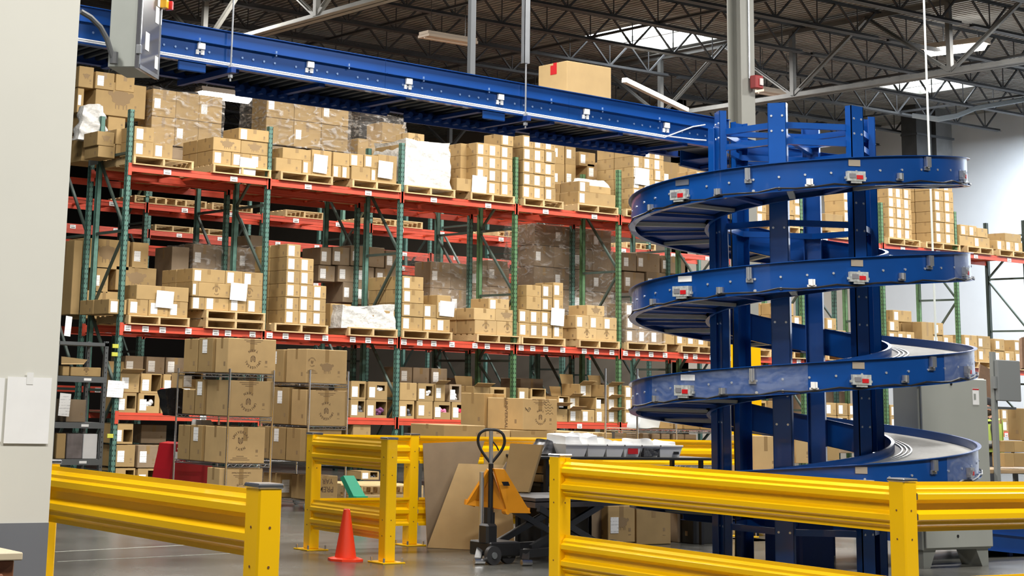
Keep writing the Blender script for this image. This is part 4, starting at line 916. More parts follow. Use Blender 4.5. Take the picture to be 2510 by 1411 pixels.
# ------------------------------------------------------------------ high-lift pallet truck
jx, jy = 10.95, 13.72
J = thing('lift_table_truck', 'black and orange high-lift pallet truck with loop handle behind the barrier', 'pallet truck', (jx, jy, 0))
JO = mat('orange_frame', (.85, .33, .015), .4, 0, .06, 5)
b = MB(); b.tube([(jx, jy, .35), (jx, jy, .9)], .024, 10); b.cbox(jx-.035, jy-.03, .3, jx+.035, jy+.03, .46, .006); part('mast', b, BLACK, J)
b = MB(); b.tube([(jx, jy, .88), (jx-.005, jy, 1.2)], .02, 10); part('handle_neck', b, STEEL, J)
lp = [(0, .9), (.05, .96), (.1, 1.03), (.125, 1.10), (.11, 1.17), (.06, 1.205), (0, 1.21), (-.06, 1.205), (-.11, 1.17), (-.125, 1.10), (-.1, 1.03), (-.05, .96), (0, .9)]
q = Vector((.8, -.6, 0)); b = MB(); sm = []
for i in range(len(lp)-1):
    p0, p1, p2, p3 = lp[i-1 if i else 0], lp[i], lp[i+1], lp[min(i+2, len(lp)-1)]
    for s_ in (0, .25, .5, .75): sm.append(tuple(.5*((2*p1[c_])+(-p0[c_]+p2[c_])*s_+(2*p0[c_]-5*p1[c_]+4*p2[c_]-p3[c_])*s_**2+(-p0[c_]+3*p1[c_]-3*p2[c_]+p3[c_])*s_**3) for c_ in (0, 1)))
sm.append(lp[-1]); b.tube([Vector((jx, jy, z))+q*a for a, z in sm], .014, 10); part('loop_handle', b, BLACK, J, True)
b = MB(); b.tube([Vector((jx, jy, 1.12)), Vector((jx, jy, 1.06))+q*.05, Vector((jx, jy, 1.02))+q*.07], .008, 6); part('lever', b, BLACK, J)
b = MB(); b.tube([(jx-.06, jy+.06, .2), (jx-.06, jy+.06, .82)], .022, 10); part('lift_piston', b, STEEL, J)
b = MB(); b.cbox(jx-.13, jy-.12, .17, jx+.0, jy+.02, .36, .02); b.tube([(jx-.02, jy, .2), (jx-.02, jy, .5)], .045, 10); part('pump', b, BLACK, J)
b = MB(); b.cbox(jx-.12, jy-.16, .07, jx+.24, jy+.16, .20, .012); part('base_block', b, BLACK, J)
for e, ey in ((-.07, -.17), (.16, -.10)):
    b = MB(); w0 = Vector((jx+e-.03, jy+ey, .085)); b.lathe([(.0, -.02), (.05, -.022), (.085, -.022), (.085, .022), (.05, .022), (0, .022)], 22, 0, w0, Matrix.Rotation(PI/2, 4, 'X')); wv = part('steer_wheel', b, mat('wheel_black', (.025, .025, .027), .5), J, True)
    b = MB(); b.disc(w0+Vector((0, -.022, 0)), .03, (0, -1, 0), 12, .01); part('hub', b, GREYD, wv)
for p0 in ((jx-.22, jy-.1), (jx+.16, jy-.32)):
    b = MB(); b.bar((p0[0]+.12, p0[1]+.12, .12), (p0[0], p0[1], .04), .06, .05); b.tube([(p0[0]-.05, p0[1]-.01, .03), (p0[0]+.05, p0[1]-.03, .03)], .028, 12, 1); part('outrigger', b, [BLACK, CHROME], J)
T1, T2, T3, T4 = at_y(1193, 1148, jy+.03), at_y(1207, 1146, jy+.03), at_y(1207, 1147, jy-.03), at_y(1232, 1148, jy-.06)
F1, F2, F3, F4 = at_y(1240, 1255, jy+.0), at_y(1297, 1256, jy-.02), at_y(1140, 1232, jy+.2), at_y(1160, 1238, jy+.2)
b = MB(); b.slab([F1, F2, T4, T3], .03); b.slab([F3, F4, T2, T1], .03); b.bar(F3+Vector((0, 0, .01)), F2+Vector((0, 0, .02)), .05, .05); b.slab([F4+Vector((0, 0, .02)), F1+Vector((0, 0, .02)), T3+Vector((0, 0, -.03)), T2+Vector((0, .01, -.03))], .008)
b.tube([F1+Vector((0, -.03, .01)), F1+Vector((0, .03, .01))], .03, 8); part('orange_frame', b, JO, J)
b = MB(); b.slab([at_y(1230, 1180, jy-.10), at_y(1246, 1180, jy-.10), at_y(1250, 1190, jy-.10), at_y(1235, 1190, jy-.10)], .004); part('warning_sticker', b, BLACK, J)
# fork legs, scissors and deck
for yo in (-.22, .3):
    b = MB(); b.bar((jx+.2, jy+yo-.02, .10), (jx+1.75, jy+yo+.45, .10), .07, .07); part('fork_leg', b, BLACK, J)
    b = MB(); b.lathe([(0, -.03), (.06, -.03), (.08, -.02), (.08, .02), (.06, .03), (0, .03)], 18, 0, (jx+1.7, jy+yo+.4, .085), Matrix.Rotation(PI/2, 4, 'X')); part('load_wheel', b, GREYD, J, True)
    b = MB(); b.bar((jx+.35, jy+yo+.05, .14), (jx+1.6, jy+yo+.45, .5), .035, .06); b.bar((jx+.45, jy+yo+.06, .5), (jx+1.5, jy+yo+.42, .14), .035, .06); part('scissor_arm', b, BLACK, J)
b = MB(); A = [Vector((jx+.42, jy-.15, .56)), Vector((jx+2.55, jy+.2, .56)), Vector((jx+2.65, jy+.9, .56)), Vector((jx+.5, jy+.6, .56))]
b.slab(A, .03); b.slab([v+Vector((0, 0, -.06)) for v in A], .05); part('deck', b, mat('deck_grime', (.05, .045, .045), .5, .1, .25, 6), J)
# flattened cartons standing on its deck
def sheet3(lab, pts, t=.008, m_=None, n=1, off=(0, 0, 0), grp='flattened cardboard sheets'):
    pts = [Vector(p) for p in pts]; nn = (pts[1]-pts[0]).cross(pts[3]-pts[0]); dd = pts[2]-CAM
    if abs(dd.dot(nn)) > 1e-6:
        s_ = (pts[0]-CAM).dot(nn)/dd.dot(nn)
        if .8 < s_ < 1.25: pts[2] = CAM+dd*s_
    for k in range(n):
        o_ = Vector(off)*k; b = MB(); b.slab([Vector(p)+o_ for p in pts], t); q = Vector(pts[0])+o_
        tag(obj('cardboard_sheet', b.mesh('cardboard_sheet', m_ or CARD, q), None, q), lab if n == 1 else '%s, %s from the front' % (lab, ORD[k+1]), 'cardboard', grp)
y = 14.55
sheet3('flattened carton leaning upright on the truck deck', [at_y(1232, 1205, y), at_y(1296, 1207, y-.25), at_y(1330, 1092, y-.15), at_y(1252, 1088, y+.1)], .015, CARD, 4, (.03, .028, 0))
sheet3('torn flat box standing behind the orange frame', [at_y(1216, 1178, 14.8), at_y(1268, 1205, 14.8), at_y(1276, 1135, 14.9), at_y(1240, 1132, 14.9)], .01, CARDD)
# big sheets against the barrier
sheet3('large tan cardboard sheet leaning on the floor left of the truck', [at_z(1047, 1342, 0.001), at_z(1262, 1352, 0.001), at_y(1250, 1140, 15.28), at_y(1124, 1136, 15.36)], .006, CARDP)
sheet3('tall grey-brown cardboard sheet behind the large tan one', [Vector((11.5, 15.44, .0)), at_y(1110, 1340, 15.4), at_y(1187, 1080, 15.46), at_y(1036, 1086, 15.46)], .006, CARDD)
sheet3('flattened carton behind the truck handle, rising over the rail', [at_y(1188, 1220, 15.35), at_y(1330, 1240, 15.2), at_y(1345, 1094, 15.3), at_y(1185, 1108, 15.4)], .006, CARD)

# ------------------------------------------------------------------ bench with white totes
ty = 14.75
a, c = at_y(1328, 1118, ty), at_y(1745, 1133, ty); tb = thing('packing_table', 'black packing table carrying white totes behind the long barrier', 'table', (a.x, ty, 0)); zt_ = a.z
b = MB(); b.cbox(a.x, ty, zt_-.03, c.x, ty+.6, zt_, .006); part('table_top', b, BLACK, tb)
for x in (a.x+.1, c.x-.12):
    for yy in (ty+.05, ty+.5): b = MB(); b.box(x, yy, 0, x+.04, yy+.04, zt_-.03); part('leg', b, BLACK, tb)
b = MB(); b.bar((a.x+.12, ty+.07, .5), (a.x+.5, ty+.07, zt_-.03), .03, .03); part('leg_brace', b, BLACK, tb)
TOTE = mat('white_plastic', (.92, .92, .90), .35)
spots = [(1393, 1450), (1447, 1497), (1493, 1540), (1536, 1582), (1578, 1628), (1624, 1682)]
for k, (xa, xb) in enumerate(spots):
    x0, x1 = at_y(xa, 1118, ty).x, at_y(xb, 1118, ty).x; w_ = x1-x0-.01; z = zt_; yy = ty+.04; h_ = .125; b = MB(); tp = .03
    t = thing('storage_tote', 'white plastic tote on the black table, %s from left' % ORD[k+1], 'tote', (x0, yy, z), 'white totes in a row')
    def ringq(i, zz): return [(x0+tp-i, yy+tp-i, zz), (x0+w_-tp+i, yy+tp-i, zz), (x0+w_-tp+i, yy+.45-tp+i, zz), (x0+tp-i, yy+.45-tp+i, zz)]
    r0, r1, r2, r3 = ringq(0, z), ringq(tp, z+h_), ringq(tp-.008, z+h_), ringq(-.008, z+.01)
    vs = r0+r1+r2+r3; b.add(vs, [(3, 2, 1, 0)]+[(i, (i+1) % 4, 4+(i+1) % 4, 4+i) for i in range(4)]+[(4+i, 4+(i+1) % 4, 8+(i+1) % 4, 8+i) for i in range(4)]+[(8+i, 8+(i+1) % 4, 12+(i+1) % 4, 12+i) for i in range(4)]+[(12, 13, 14, 15)]); part('tub', b, TOTE, t)
    b = MB(); b.cbox(x0-.004, yy-.006, z+h_-.014, x0+w_+.004, yy+.004, z+h_+.004, .003); part('rim', b, TOTE, t)
    if k in (3, 5): b = MB(); b.box(x0+w_*(.25 if k == 3 else .62), yy+.008, z+.03, x0+w_*(.8 if k == 3 else .85), yy+.012, z+.09 if k == 3 else z+.06); part('tote_label', b, RED if k == 3 else BLACK, t)
    if k == 4: b = lumpy(x0+.03, x0+w_-.03, yy-.012, yy+.01, z+.01, z+.1, .02, 30); part('dark_bag', b, mat('dark_bag', (.05, .05, .055), .4, 0, .9, 60), t, True)
    o_ = lumpy(x0+.03, x0+w_-.03, yy+.05, yy+.4, z+h_-.03, z+h_+.045+.02*math.sin(k*2), .03, 40+k, .25)
    tag(obj('plastic_bag', o_.mesh('plastic_bag', mat('bag_white', (.85, .85, .84), .4, 0, .05, 9), (x0, yy, z+h_), True), None, (x0, yy, z+h_)), 'crumpled white bag heaped in the %s tote' % ORD[k+1], 'bag', 'bags in the totes')
for k, (xa, xb, ya, yb, m_, lab) in enumerate(((1380, 1452, 1066, 1098, 'w', 'white paper bag with upright corner heaped above the totes'), (1318, 1395, 1083, 1116, 'd', 'black and white plastic bag at the left end of the table'), (1395, 1425, 1090, 1116, 'w', 'small folded white bag beside the black bag'))):
    a_, c_ = at_y(xa, yb, ty+.25), at_y(xb, ya, ty+.25); o_ = lumpy(a_.x, c_.x, ty+.2, ty+.5, max(a_.z, zt_+.01), c_.z, .035, 60+k, .7)
    tag(obj('plastic_bag', o_.mesh('plastic_bag', MAT['bag_white'] if m_ == 'w' else mat('bag_black', (.07, .07, .075), .3, 0, .9, 20), a_, True), None, a_), lab, 'bag')
p = at_y(1452, 1064, ty+.3); b = MB(); b.slab([at_y(1400, 1082, ty+.3), at_y(1440, 1096, ty+.26), at_y(1453, 1062, ty+.3), at_y(1420, 1082, ty+.33)], .006); tag(obj('plastic_bag', b.mesh('plastic_bag', MAT['bag_white'], p), None, p), 'pointed corner of white mailer sticking up over the totes', 'bag')
# cartons standing below and behind the deck and barrier
def sitbox(px0, px1, py0, py1, Y, d, lab, m_=None, art=None, lb=None, n=None):
    a, c = at_y(px0, py1, Y), at_y(px1, py0, Y); return carton(a.x, Y, max(0, a.z), c.x-a.x, d, c.z-max(0, a.z), lab, 'cartons round the packing area', lb, m_, art)
sitbox(1490, 1558, 1238, 1330, 14.9, .4, 'carton with sheep print and label under the upper barrier rail', None, 'sheep', 'ship')
sitbox(1442, 1488, 1240, 1325, 15.0, .35, 'brown carton left of the sheep carton, below the barrier rail', CARDD)
sitbox(1560, 1645, 1225, 1335, 14.95, .5, 'tall kraft bag-like carton right of the sheep carton', CARD)
sitbox(1662, 1688, 1240, 1335, 15.1, .3, 'narrow upright carton in the dark by the spiral foot', CARDD)
for k, (xa, xb) in enumerate(((1328, 1357), (1358, 1390))):
    for r, (ya, yb) in enumerate(((1140, 1160), (1161, 1182))): sitbox(xa, xb, ya, yb, 15.0, .3, 'small flat carton beneath the table, column %s, layer %s' % (ORD[k+1], ORD[2-r]), CARD)
b = MB(); q0 = at_y(1330, 1184, 14.98); b.cbox(q0.x-.05, 14.95, q0.z-.03, q0.x+.75, 15.4, q0.z, .004)
for xx in (q0.x, q0.x+.65): b.box(xx, 15.0, 0, xx+.05, 15.35, q0.z-.03)
tag(obj('low_shelf', b.mesh('low_shelf', BLACK, (q0.x, 15, 0)), None, (q0.x, 15, 0)), 'low dark shelf carrying small cartons beneath the packing table', 'shelf')
sitbox(1700, 1765, 1240, 1345, 14.9, .5, 'black lidded bin in the dark beside the left spiral posts', mat('bin_black', (.012, .012, .012), .5))['category'] = 'bin'
sitbox(1850, 1905, 1068, 1165, 15.9, .4, 'large brown carton seen between the spiral posts, left gap', CARDP)
sitbox(1952, 1985, 1062, 1135, 15.8, .4, 'upright pale carton seen between the spiral posts, middle gap', CARDP)
sitbox(2030, 2058, 1085, 1128, 15.8, .4, 'small brown carton right of the third spiral post', CARD)
sitbox(2060, 2098, 1080, 1110, 16.2, .4, 'brown carton in the right gap of the spiral posts', CARDD)
sitbox(1850, 1912, 1258, 1300, 15.6, .5, 'brown carton low behind the spiral, upper of the pair', CARD)
sitbox(1850, 1912, 1328, 1372, 15.0, .5, 'brown carton on the floor behind the spiral foot', CARD, 'logo')
for k, (xa, ya) in enumerate(((1850, 1068), (1952, 1062), (2030, 1085), (1850, 1258))):
    pass
a = at_y(1840, 1300, 15.5); wb = thing('work_bench', 'dark work bench behind the spiral carrying brown cartons', 'bench', (a.x, 15.7, 0))
zb = at_y(1880, 1165, 15.9).z; b = MB(); b.cbox(at_y(1840, 1165, 15.7).x, 15.7, zb-.05, at_y(2110, 1165, 15.7).x, 16.2, zb-.004, .004); part('bench_top', b, mat('bench_wood', (.3, .2, .12), .6, 0, .1, 4), wb)
for px_ in (1850, 1975, 2100): b = MB(); x = at_y(px_, 1200, 15.75).x; b.box(x, 15.75, 0, x+.06, 15.81, zb-.05); part('leg', b, GREYD, wb)

# ------------------------------------------------------------------ two big used cartons on a bench at centre
Yb = 18.0
a, c = at_y(1088, 1076, Yb), at_y(1520, 1084, Yb); bt = thing('work_bench', 'low wooden bench hidden by the barrier under the big used cartons', 'bench', (a.x, Yb, 0))
b = MB(); b.cbox(a.x, Yb-.05, a.z-.05, c.x, Yb+.8, a.z-.002, .004); part('bench_top', b, MAT['bench_wood'], bt)
for x in (a.x+.1, (a.x+c.x)/2, c.x-.15):
    for yy in (Yb, Yb+.65): b = MB(); b.box(x, yy, 0, x+.06, yy+.06, a.z-.05); part('leg', b, GREYD, bt)
zb = a.z
for k, (xa, xb, h_) in enumerate(((1088, 1190, .15), (1192, 1252, .10), (1253, 1360, .10), (1362, 1440, .10), (1441, 1502, .09))):
    x0, x1 = at_y(xa, 1060, Yb).x, at_y(xb, 1060, Yb).x; carton(x0, Yb, zb, x1-x0, .7, h_+.02, 'flat brown carton in the row under the big used cartons, %s from left' % ORD[k+1], 'cartons round the packing area', None, CARDP if k % 2 else CARD)
def art_carton(x, y, z, w_, d_, h_, lab, grp, m_=CARDP, flip=False, sheep=False, r=None, cx=.5, lbl=None, side=False):
    o = tag(obj('carton', carton_mesh(w_, d_, h_, m_), None, (x, y, z)), lab, 'carton', grp)
    r = r or h_*.2; key = ('art', round(r, 2), flip)
    if key not in _lm: _lm[key] = logo_mb(r).mesh('printed_logo', INK)
    g = obj('printed_logo', _lm[key], o, (w_*cx, 0, h_*(.42 if flip else .62)))
    if flip: g.rotation_euler = (0, PI, 0)
    if sheep: s_ = obj('sheep_print', SHEEP, o, (w_*.5, -.0005, h_*.48)); s_.scale = (w_*.3, 1, h_*.42)
    if lbl == 'l': obj('shipping_label', label_mesh('ship'), o, (w_*lbl_x, 0, h_*.7)) if False else obj('shipping_label', label_mesh('ship'), o, (w_*.08, 0, h_*.68))
    NC[0] += 1; return o
x0, x1, x2 = at_y(1192, 1060, Yb+.02).x, at_y(1282, 1060, Yb+.02).x, at_y(1366, 1060, Yb+.02).x; zz = zb+.125
o = art_carton(x1, Yb+.02, zz, x2-x1, .72, at_y(1300, 976, Yb).z-zz, 'big used carton with black scribbles and ring print, front one at centre', 'cartons round the packing area', CARDP, True, r=.085, cx=.5)
hh = at_y(1300, 976, Yb).z-zz; b = MB()
for k_ in range(5): b.tube([(.33+.02*i+.01*k_, -.002, hh*(.9-.09*k_)+.012*math.sin(i*2.1+k_)) for i in range(6+k_ % 3)], .0022, 4)
for k_ in range(3): b.tube([(.03+.015*i, -.002, hh*.62+.01*k_+.02*math.sin(i*1.3+k_)) for i in range(7)], .0022, 4)
obj('marker_scribble', b.mesh('marker_scribble', PRINT), o); b = MB(); text_mb(b, 'UNIVERSAL', .075, Matrix.Translation((-.0015, .36, hh*.5)) @ Matrix.Rotation(-PI/2, 4, 'Z') @ Matrix.Rotation(PI/2, 4, 'Y') @ RX); obj('side_print', b.mesh('side_print', INK), o)
x0 = at_y(1240, 1060, Yb+.3).x; carton(x0, Yb+.3+.45, zz, x1-x0+.3, .5, at_y(1220, 963, Yb).z-zz, 'big used carton behind the scribbled one, at centre', 'cartons round the packing area', None, CARD)['label'] = 'taller used carton behind and left of the scribbled big carton'

# ------------------------------------------------------------------ wire shelving units
def wire_shelf(lab, px0, px1, Y, shelves_px, ztop, depth=.6, caster=False, base=0):
    x0, x1 = at_y(px0, 1000, Y).x, at_y(px1, 1000, Y).x; t = thing('wire_shelf', lab, 'shelving', (x0, Y, 0)); zs = [at_y(px0+40, p_, Y).z for p_ in shelves_px]
    for x in (x0, x1):
        for y in (Y, Y+depth):
            b = MB(); z = .12 if caster else 0; b.tube([(x, y, z), (x, y, ztop)], .013, 8); zz = z+.1
            while zz < ztop: b.tube([(x, y, zz), (x, y, zz+.006)], .0145, 8); zz += .1
            p_ = part('post', b, CHROME, t)
            if caster:
                b = MB(); b.lathe([(0, -.012), (.05, -.014), (.055, -.01), (.055, .01), (.05, .014), (0, .012)], 16, 0, (x+.02, y, .056), Matrix.Rotation(PI/2, 4, 'X')); b.box(x-.005, y-.02, .06, x+.035, y-.016, .13, 1); b.box(x-.005, y+.016, .06, x+.035, y+.02, .13, 1); part('caster', b, [GREYD, CHROME], p_)
    for z in zs:
        b = MB()
        for y in (Y, Y+depth):
            for dz in (0, -.035): b.tube([(x0, y, z+dz), (x1, y, z+dz)], .005, 5)
            n = int((x1-x0)/.05); b.tube([(x0+(x1-x0)*i/n, y, z-.0175+(.0175 if i % 2 else -.0175)) for i in range(n+1)], .0035, 4)
        for x in (x0, x1):
            for dz in (0, -.035): b.tube([(x, Y, z+dz), (x, Y+depth, z+dz)], .005, 5)
        n = int((x1-x0)/.04)
        for i in range(1, n): b.tube([(x0+(x1-x0)*i/n, Y, z+.003), (x0+(x1-x0)*i/n, Y+depth, z+.003)], .0025, 4)
        part('shelf', b, CHROME, t)
    return t, zs, x0, x1
def onshelf(px0, px1, zs, topz, Y, d, lab, **k):
    x0, x1 = at_y(px0, 1000, Y).x, at_y(px1, 1000, Y).x; return art_carton(x0, Y, zs+.008, x1-x0, d, topz-zs-.01, lab, 'big printed cartons on the wire shelves', **k)
Y = 19.4; GRP = 'big printed cartons on the wire shelves'
t, zs, xa, xb = wire_shelf('chrome wire shelf at left stacked with big printed yarn cartons', 560, 668, Y, (916, 1022, 1137, 1245), at_y(560, 903, Y).z, depth=1.3)
def zof(py, px_=600, Yy=None): return at_y(px_, py, Yy or Y).z
def row(px0, px1, zb_, tops, ds, names, **k):
    y = Y+.02
    for n_, (tp, dd) in enumerate(zip(tops, ds)):
        if n_ == 0 and k.get('art', True): onshelf(px0, px1, zb_, tp, y, dd, names[0], **{a: b_ for a, b_ in k.items() if a != 'art'})
        else:
            a, c = at_y(px0, 900, Y).x, at_y(px1, 900, Y).x; o = carton(a, y, zb_+.01, c-a-.02, dd, tp-zb_, names[n_], GRP, None)
            if n_ == 1: s_ = obj('shipping_label', label_mesh('ship'), o, (0, dd*.7, (tp-zb_)*.55), (0, 0, -PI/2))
        y += dd+.015
h = zof(828)
row(553, 672, zs[0], [h, h-.01, h-.02], [.30, .36, .36], ['big carton, upside-down ring print, on top of the left wire shelf', 'carton standing second in line on top of the left wire shelf', 'carton standing last in line on top of the left wire shelf'], flip=True, r=.105, cx=.52)
row(560, 666, zs[1], [zof(932), zof(930)-.02, zs[1]+.30], [.55, .22, .3], ['big carton with upside-down ring print, middle of the left wire shelf', 'carton behind the middle ring-print carton', 'low carton at the back of the middle wire tier'], flip=True, r=.105, cx=.45)
row(556, 652, zs[2], [zof(1046), zof(1046)-.01, zs[2]+.42], [.5, .3, .3], ['carton with upright ring print on the lower left wire shelf', 'carton behind the upright ring-print carton', 'open-topped carton at the back of the lower wire tier'], flip=False, r=.105, cx=.38)
row(545, 650, zs[3], [zof(1148)], [.3], ['carton with upside-down print at the bottom of the left wire shelf'], flip=True, r=.09)
open_carton(at_y(446, 960, 20.6).x, 20.6, zs[1]+.32, .3, .3, .2, 'small open yellow carton above the middle wire tier at left', GRP, 3, (.1, .9, .6, .95), True, CARDP)
b = lumpy(at_y(478, 1060, 20.5).x, at_y(505, 1060, 20.5).x, 20.35, 20.6, zs[2]+.42, zs[2]+.5, .02, 90, .3); p = at_y(480, 1060, 20.4)
tag(obj('plastic_bag', b.mesh('plastic_bag', mat('bag_white', (.85, .85, .84), .4, 0, .05, 9), p, True), None, p), 'white bag on the open-topped carton of the left wire shelf', 'bag')
Y = 20.3
t, zs, xa, xb = wire_shelf('second chrome wire shelf on casters with big printed cartons', 757, 851, Y, (941, 1045, 1133, 1228), at_y(757, 906, Y).z, depth=1.2, caster=True)
h = zof(857, 800)
row(748, 848, zs[0], [h, h-.01], [.5, .42], ['big carton with sheep between two rings on the second wire shelf', 'plain carton behind it on top of the second wire shelf'], sheep=True, r=.055, cx=.13, m_=CARDP)
row(750, 849, zs[1], [zof(955, 800), zof(952, 800), zof(948, 800)], [.36, .4, .3], ['carton with upside-down ring print on the second wire shelf', 'plain carton behind the ring print on the second wire shelf', 'last carton of the second tier on the second wire shelf'], flip=True, r=.1)
row(745, 848, zs[2], [zof(1052, 800)]*3, [.36, .4, .3], ['plain carton at the front of the third wire tier', 'labelled carton in the middle of the third wire tier', 'last carton of the third wire tier'], art=False)
x0, x1 = at_y(778, 900, Y).x, at_y(842, 900, Y).x; o = carton(x0, Y+.05, zs[3]+.01, x1-x0, .5, zof(1167, 800)-zs[3], 'carton with upside-down PREMIER YARN lettering on the bottom wire tier', GRP, None)
b = MB(); M = Matrix.Rotation(PI, 4, 'Y') @ RX; text_mb(b, 'PREM', .1, M); obj('lettering', b.mesh('lettering', INK), o, ((x1-x0)*.55, -.002, .17)); b = MB(); text_mb(b, 'YAR', .09, M); obj('lettering', b.mesh('lettering', INK), o, ((x1-x0)*.6, -.002, .27))
x0, x1 = at_y(697, 900, Y+.7).x, at_y(743, 900, Y+.7).x; carton(x0, Y+.7, zs[3]+.01, x1-x0, .45, zof(1170, 720)-zs[3], 'brown carton with two labels on the bottom wire tier', GRP, 'ship')
# third wire shelf behind the totes
Y = 17.4
t, zs, xa, xb = wire_shelf('chrome wire shelf with cartons behind the white totes', 1562, 1830, Y, (1052, 1140), at_y(1600, 905, Y).z)
for y in (0,): b = MB(); xm = at_y(1657, 1000, Y).x; b.tube([(xm, Y, .3), (xm, Y, at_y(1657, 1025, Y).z)], .012, 8); part('post', b, CHROME, t)
for k, (p0, p1, pt) in enumerate(((1622, 1658, 1010), (1661, 1680, 1025), (1684, 1722, 1038), (1723, 1765, 1040))):
    x0, x1 = at_y(p0, 900, Y).x, at_y(p1, 900, Y).x; carton(x0, Y+.05, zs[0]+.01, x1-x0, .45, max(.08, at_y(1650, pt, Y).z-zs[0]), 'carton on the wire shelf behind the totes, %s from left' % ORD[k+1], 'cartons behind the totes', None)
for k, (p0, p1) in enumerate(((1570, 1590), (1610, 1632), (1634, 1655), (1662, 1690), (1692, 1720))):
    x0, x1 = at_y(p0, 900, Y).x, at_y(p1, 900, Y).x; carton(x0, Y+.1, zs[1]+.01, x1-x0, .4, .38, 'small carton on the lower wire tier behind the totes, %s from left' % ORD[k+1], 'cartons behind the totes', 'ship' if k % 2 == 0 else None, CARDD)
b = lumpy(at_y(1565, 1000, Y).x, at_y(1612, 1000, Y).x, Y-.03, Y+.2, zs[0]+.02, at_y(1590, 1000, Y).z, .02, 77, .15); p = at_y(1565, 1045, Y)
tag(obj('white_cloth', b.mesh('white_cloth', mat('cloth_white', (.72, .77, .80), .7, 0, .04, 6), p, True), None, p), 'pale cloth draped on the wire shelf left of the spiral', 'cloth')

# ------------------------------------------------------------------ grey steel shelf at left
Y = 20.6
x0, x1 = at_y(128, 1000, Y).x, at_y(258, 1000, Y).x; t = thing('steel_shelf', 'dark grey steel shelf of supplies standing beside the end upright', 'shelving', (x0, Y, 0))
zt2 = at_y(230, 835, Y).z; zs = [at_y(200, p_, Y).z for p_ in (922, 1035, 1125)]
for x in (x0, x1-.05):
    for y in (Y, Y+.5):
        b = MB(); b.box(x, y, 0, x+.05, y+.004, zt2); b.box(x, y, 0, x+.004, y+.04, zt2)
        z = .1
        while z < zt2: b.box(x+.02, y-.001, z, x+.03, y, z+.02, 1); z += .06
        part('post', b, [GREYD, BLACK], t)
b = MB(); b.box(x0, Y, zt2-.06, x1, Y+.5, zt2-.02); part('top_panel', b, GREYD, t)
for z in zs: b = MB(); b.box(x0, Y-.003, z-.07, x1, Y+.5, z); b.box(x0+.4, Y-.005, z-.05, x0+.5, Y-.003, z-.02, 1); part('shelf', b, [GREYD, WHITE], t)
def on2(px0, px1, zb_, py0, lab, m_=None, art=None, d=.42):
    a = at_y(px0, 1000, Y+.02).x; c = at_y(px1, 1000, Y+.02).x; return carton(a, Y+.04, zb_+.002, c-a, d, at_y(200, py0, Y).z-zb_, lab, 'boxes on the grey steel shelf', None, m_, art)
on2(170, 246, zs[0], 898, 'wide carton with ring print on the grey steel shelf', None, 'logo'); on2(150, 168, zs[0], 896, 'carton end left of the ring print carton on the grey shelf')
on2(165, 214, zs[1], 978, 'plain brown carton on the middle of the grey steel shelf', CARDD)
on2(146, 170, zs[2], 1062, 'brown folder box with red contents on the lower grey shelf'); on2(171, 210, zs[2], 1063, 'grey plastic covered box on the lower grey shelf', mat('grey_cover', (.17, .15, .15), .4, 0, .3, 9)); on2(211, 246, zs[2], 1062, 'white plastic covered box at right on the lower grey shelf', mat('white_cover', (.78, .78, .78), .4, 0, .05, 6))
a = at_y(150, 886, Y); sheet3('open flap of the carton on the grey steel shelf', [at_y(150, 893, Y), at_y(205, 893, Y), at_y(214, 882, Y+.2), at_y(150, 874, Y+.2)], .006, CARDP)
bigpaper(142, 965, 172, 1018, 'white paper bag hanging on the grey shelf at the wall edge', Y-.05)
bigpaper(157, 776, 175, 822, 'tall white tag hanging beside the left wall edge', 24.0)
bigpaper(261, 934, 303, 972, 'white paper sign taped to the end upright', Y1-.03)
# yellow tags on the end upright
for k, (px_, py_) in enumerate(((283, 848), (281, 868), (270, 1068))):
    p = at_y(px_, py_, Y1-.02); b = MB(); b.cbox(p.x-.05, Y1-.03, p.z-.03, p.x+.05, Y1-.006, p.z+.03, .004); tag(obj('yellow_tag', b.mesh('yellow_tag', mat('tag_yellow', (.5, .5, .06), .5), p), None, p), 'yellow tag on the end upright, %s from top' % ORD[k+1], 'tag', 'yellow tags')
# black bag with red tie, red trolley bin, green folder
p = at_y(416, 985, 20.9); t = thing('black_bag', 'black plastic bag with red top hanging on the wire shelf', 'bag', p)
b = lumpy(p.x-.08, p.x+.2, p.y-.1, p.y+.08, p.z-.17, p.z+.13, .03, 31, -.35); part('bag_body', b, mat('bag_gloss', (.012, .012, .014), .2, 0, .3, 9, bump=.8), t, True)
b = lumpy(p.x-.1, p.x+.12, p.y-.06, p.y+.06, p.z+.1, p.z+.17, .02, 81); part('red_tie', b, RED, t, True)
Yr = 20.9; t = thing('red_trolley', 'red plastic trolley bin partly hidden by the wire shelf', 'trolley', (at_y(415, 1170, Yr).x, Yr, 0))
pl = [at_y(a_, c_, Yr) for a_, c_ in ((409, 1205), (418, 1150), (432, 1088), (452, 1084), (455, 1132), (520, 1140), (520, 1205))]; b = MB(); n = len(pl)
b.add(pl+[v+Vector((0, .45, 0)) for v in pl], [tuple(range(n)), tuple(range(2*n-1, n-1, -1))]+[(i, (i+1) % n, n+(i+1) % n, n+i) for i in range(n)]); b.box(pl[0].x+.05, Yr+.02, .04, pl[-1].x-.05, Yr+.4, pl[0].z+.02); part('bin', b, mat('dark_red', (.38, .008, .015), .4), t)
b = MB(); b.slab([at_y(424, 1128, Yr-.01), at_y(438, 1128, Yr-.01), at_y(440, 1108, Yr-.01), at_y(428, 1106, Yr-.01)], .005); part('white_sticker', b, WHITE, t)
b = MB(); text_mb(b, '3', .12, Matrix.Translation(at_y(438, 1101, Yr-.012)) @ RX); part('number', b, WHITE, t)
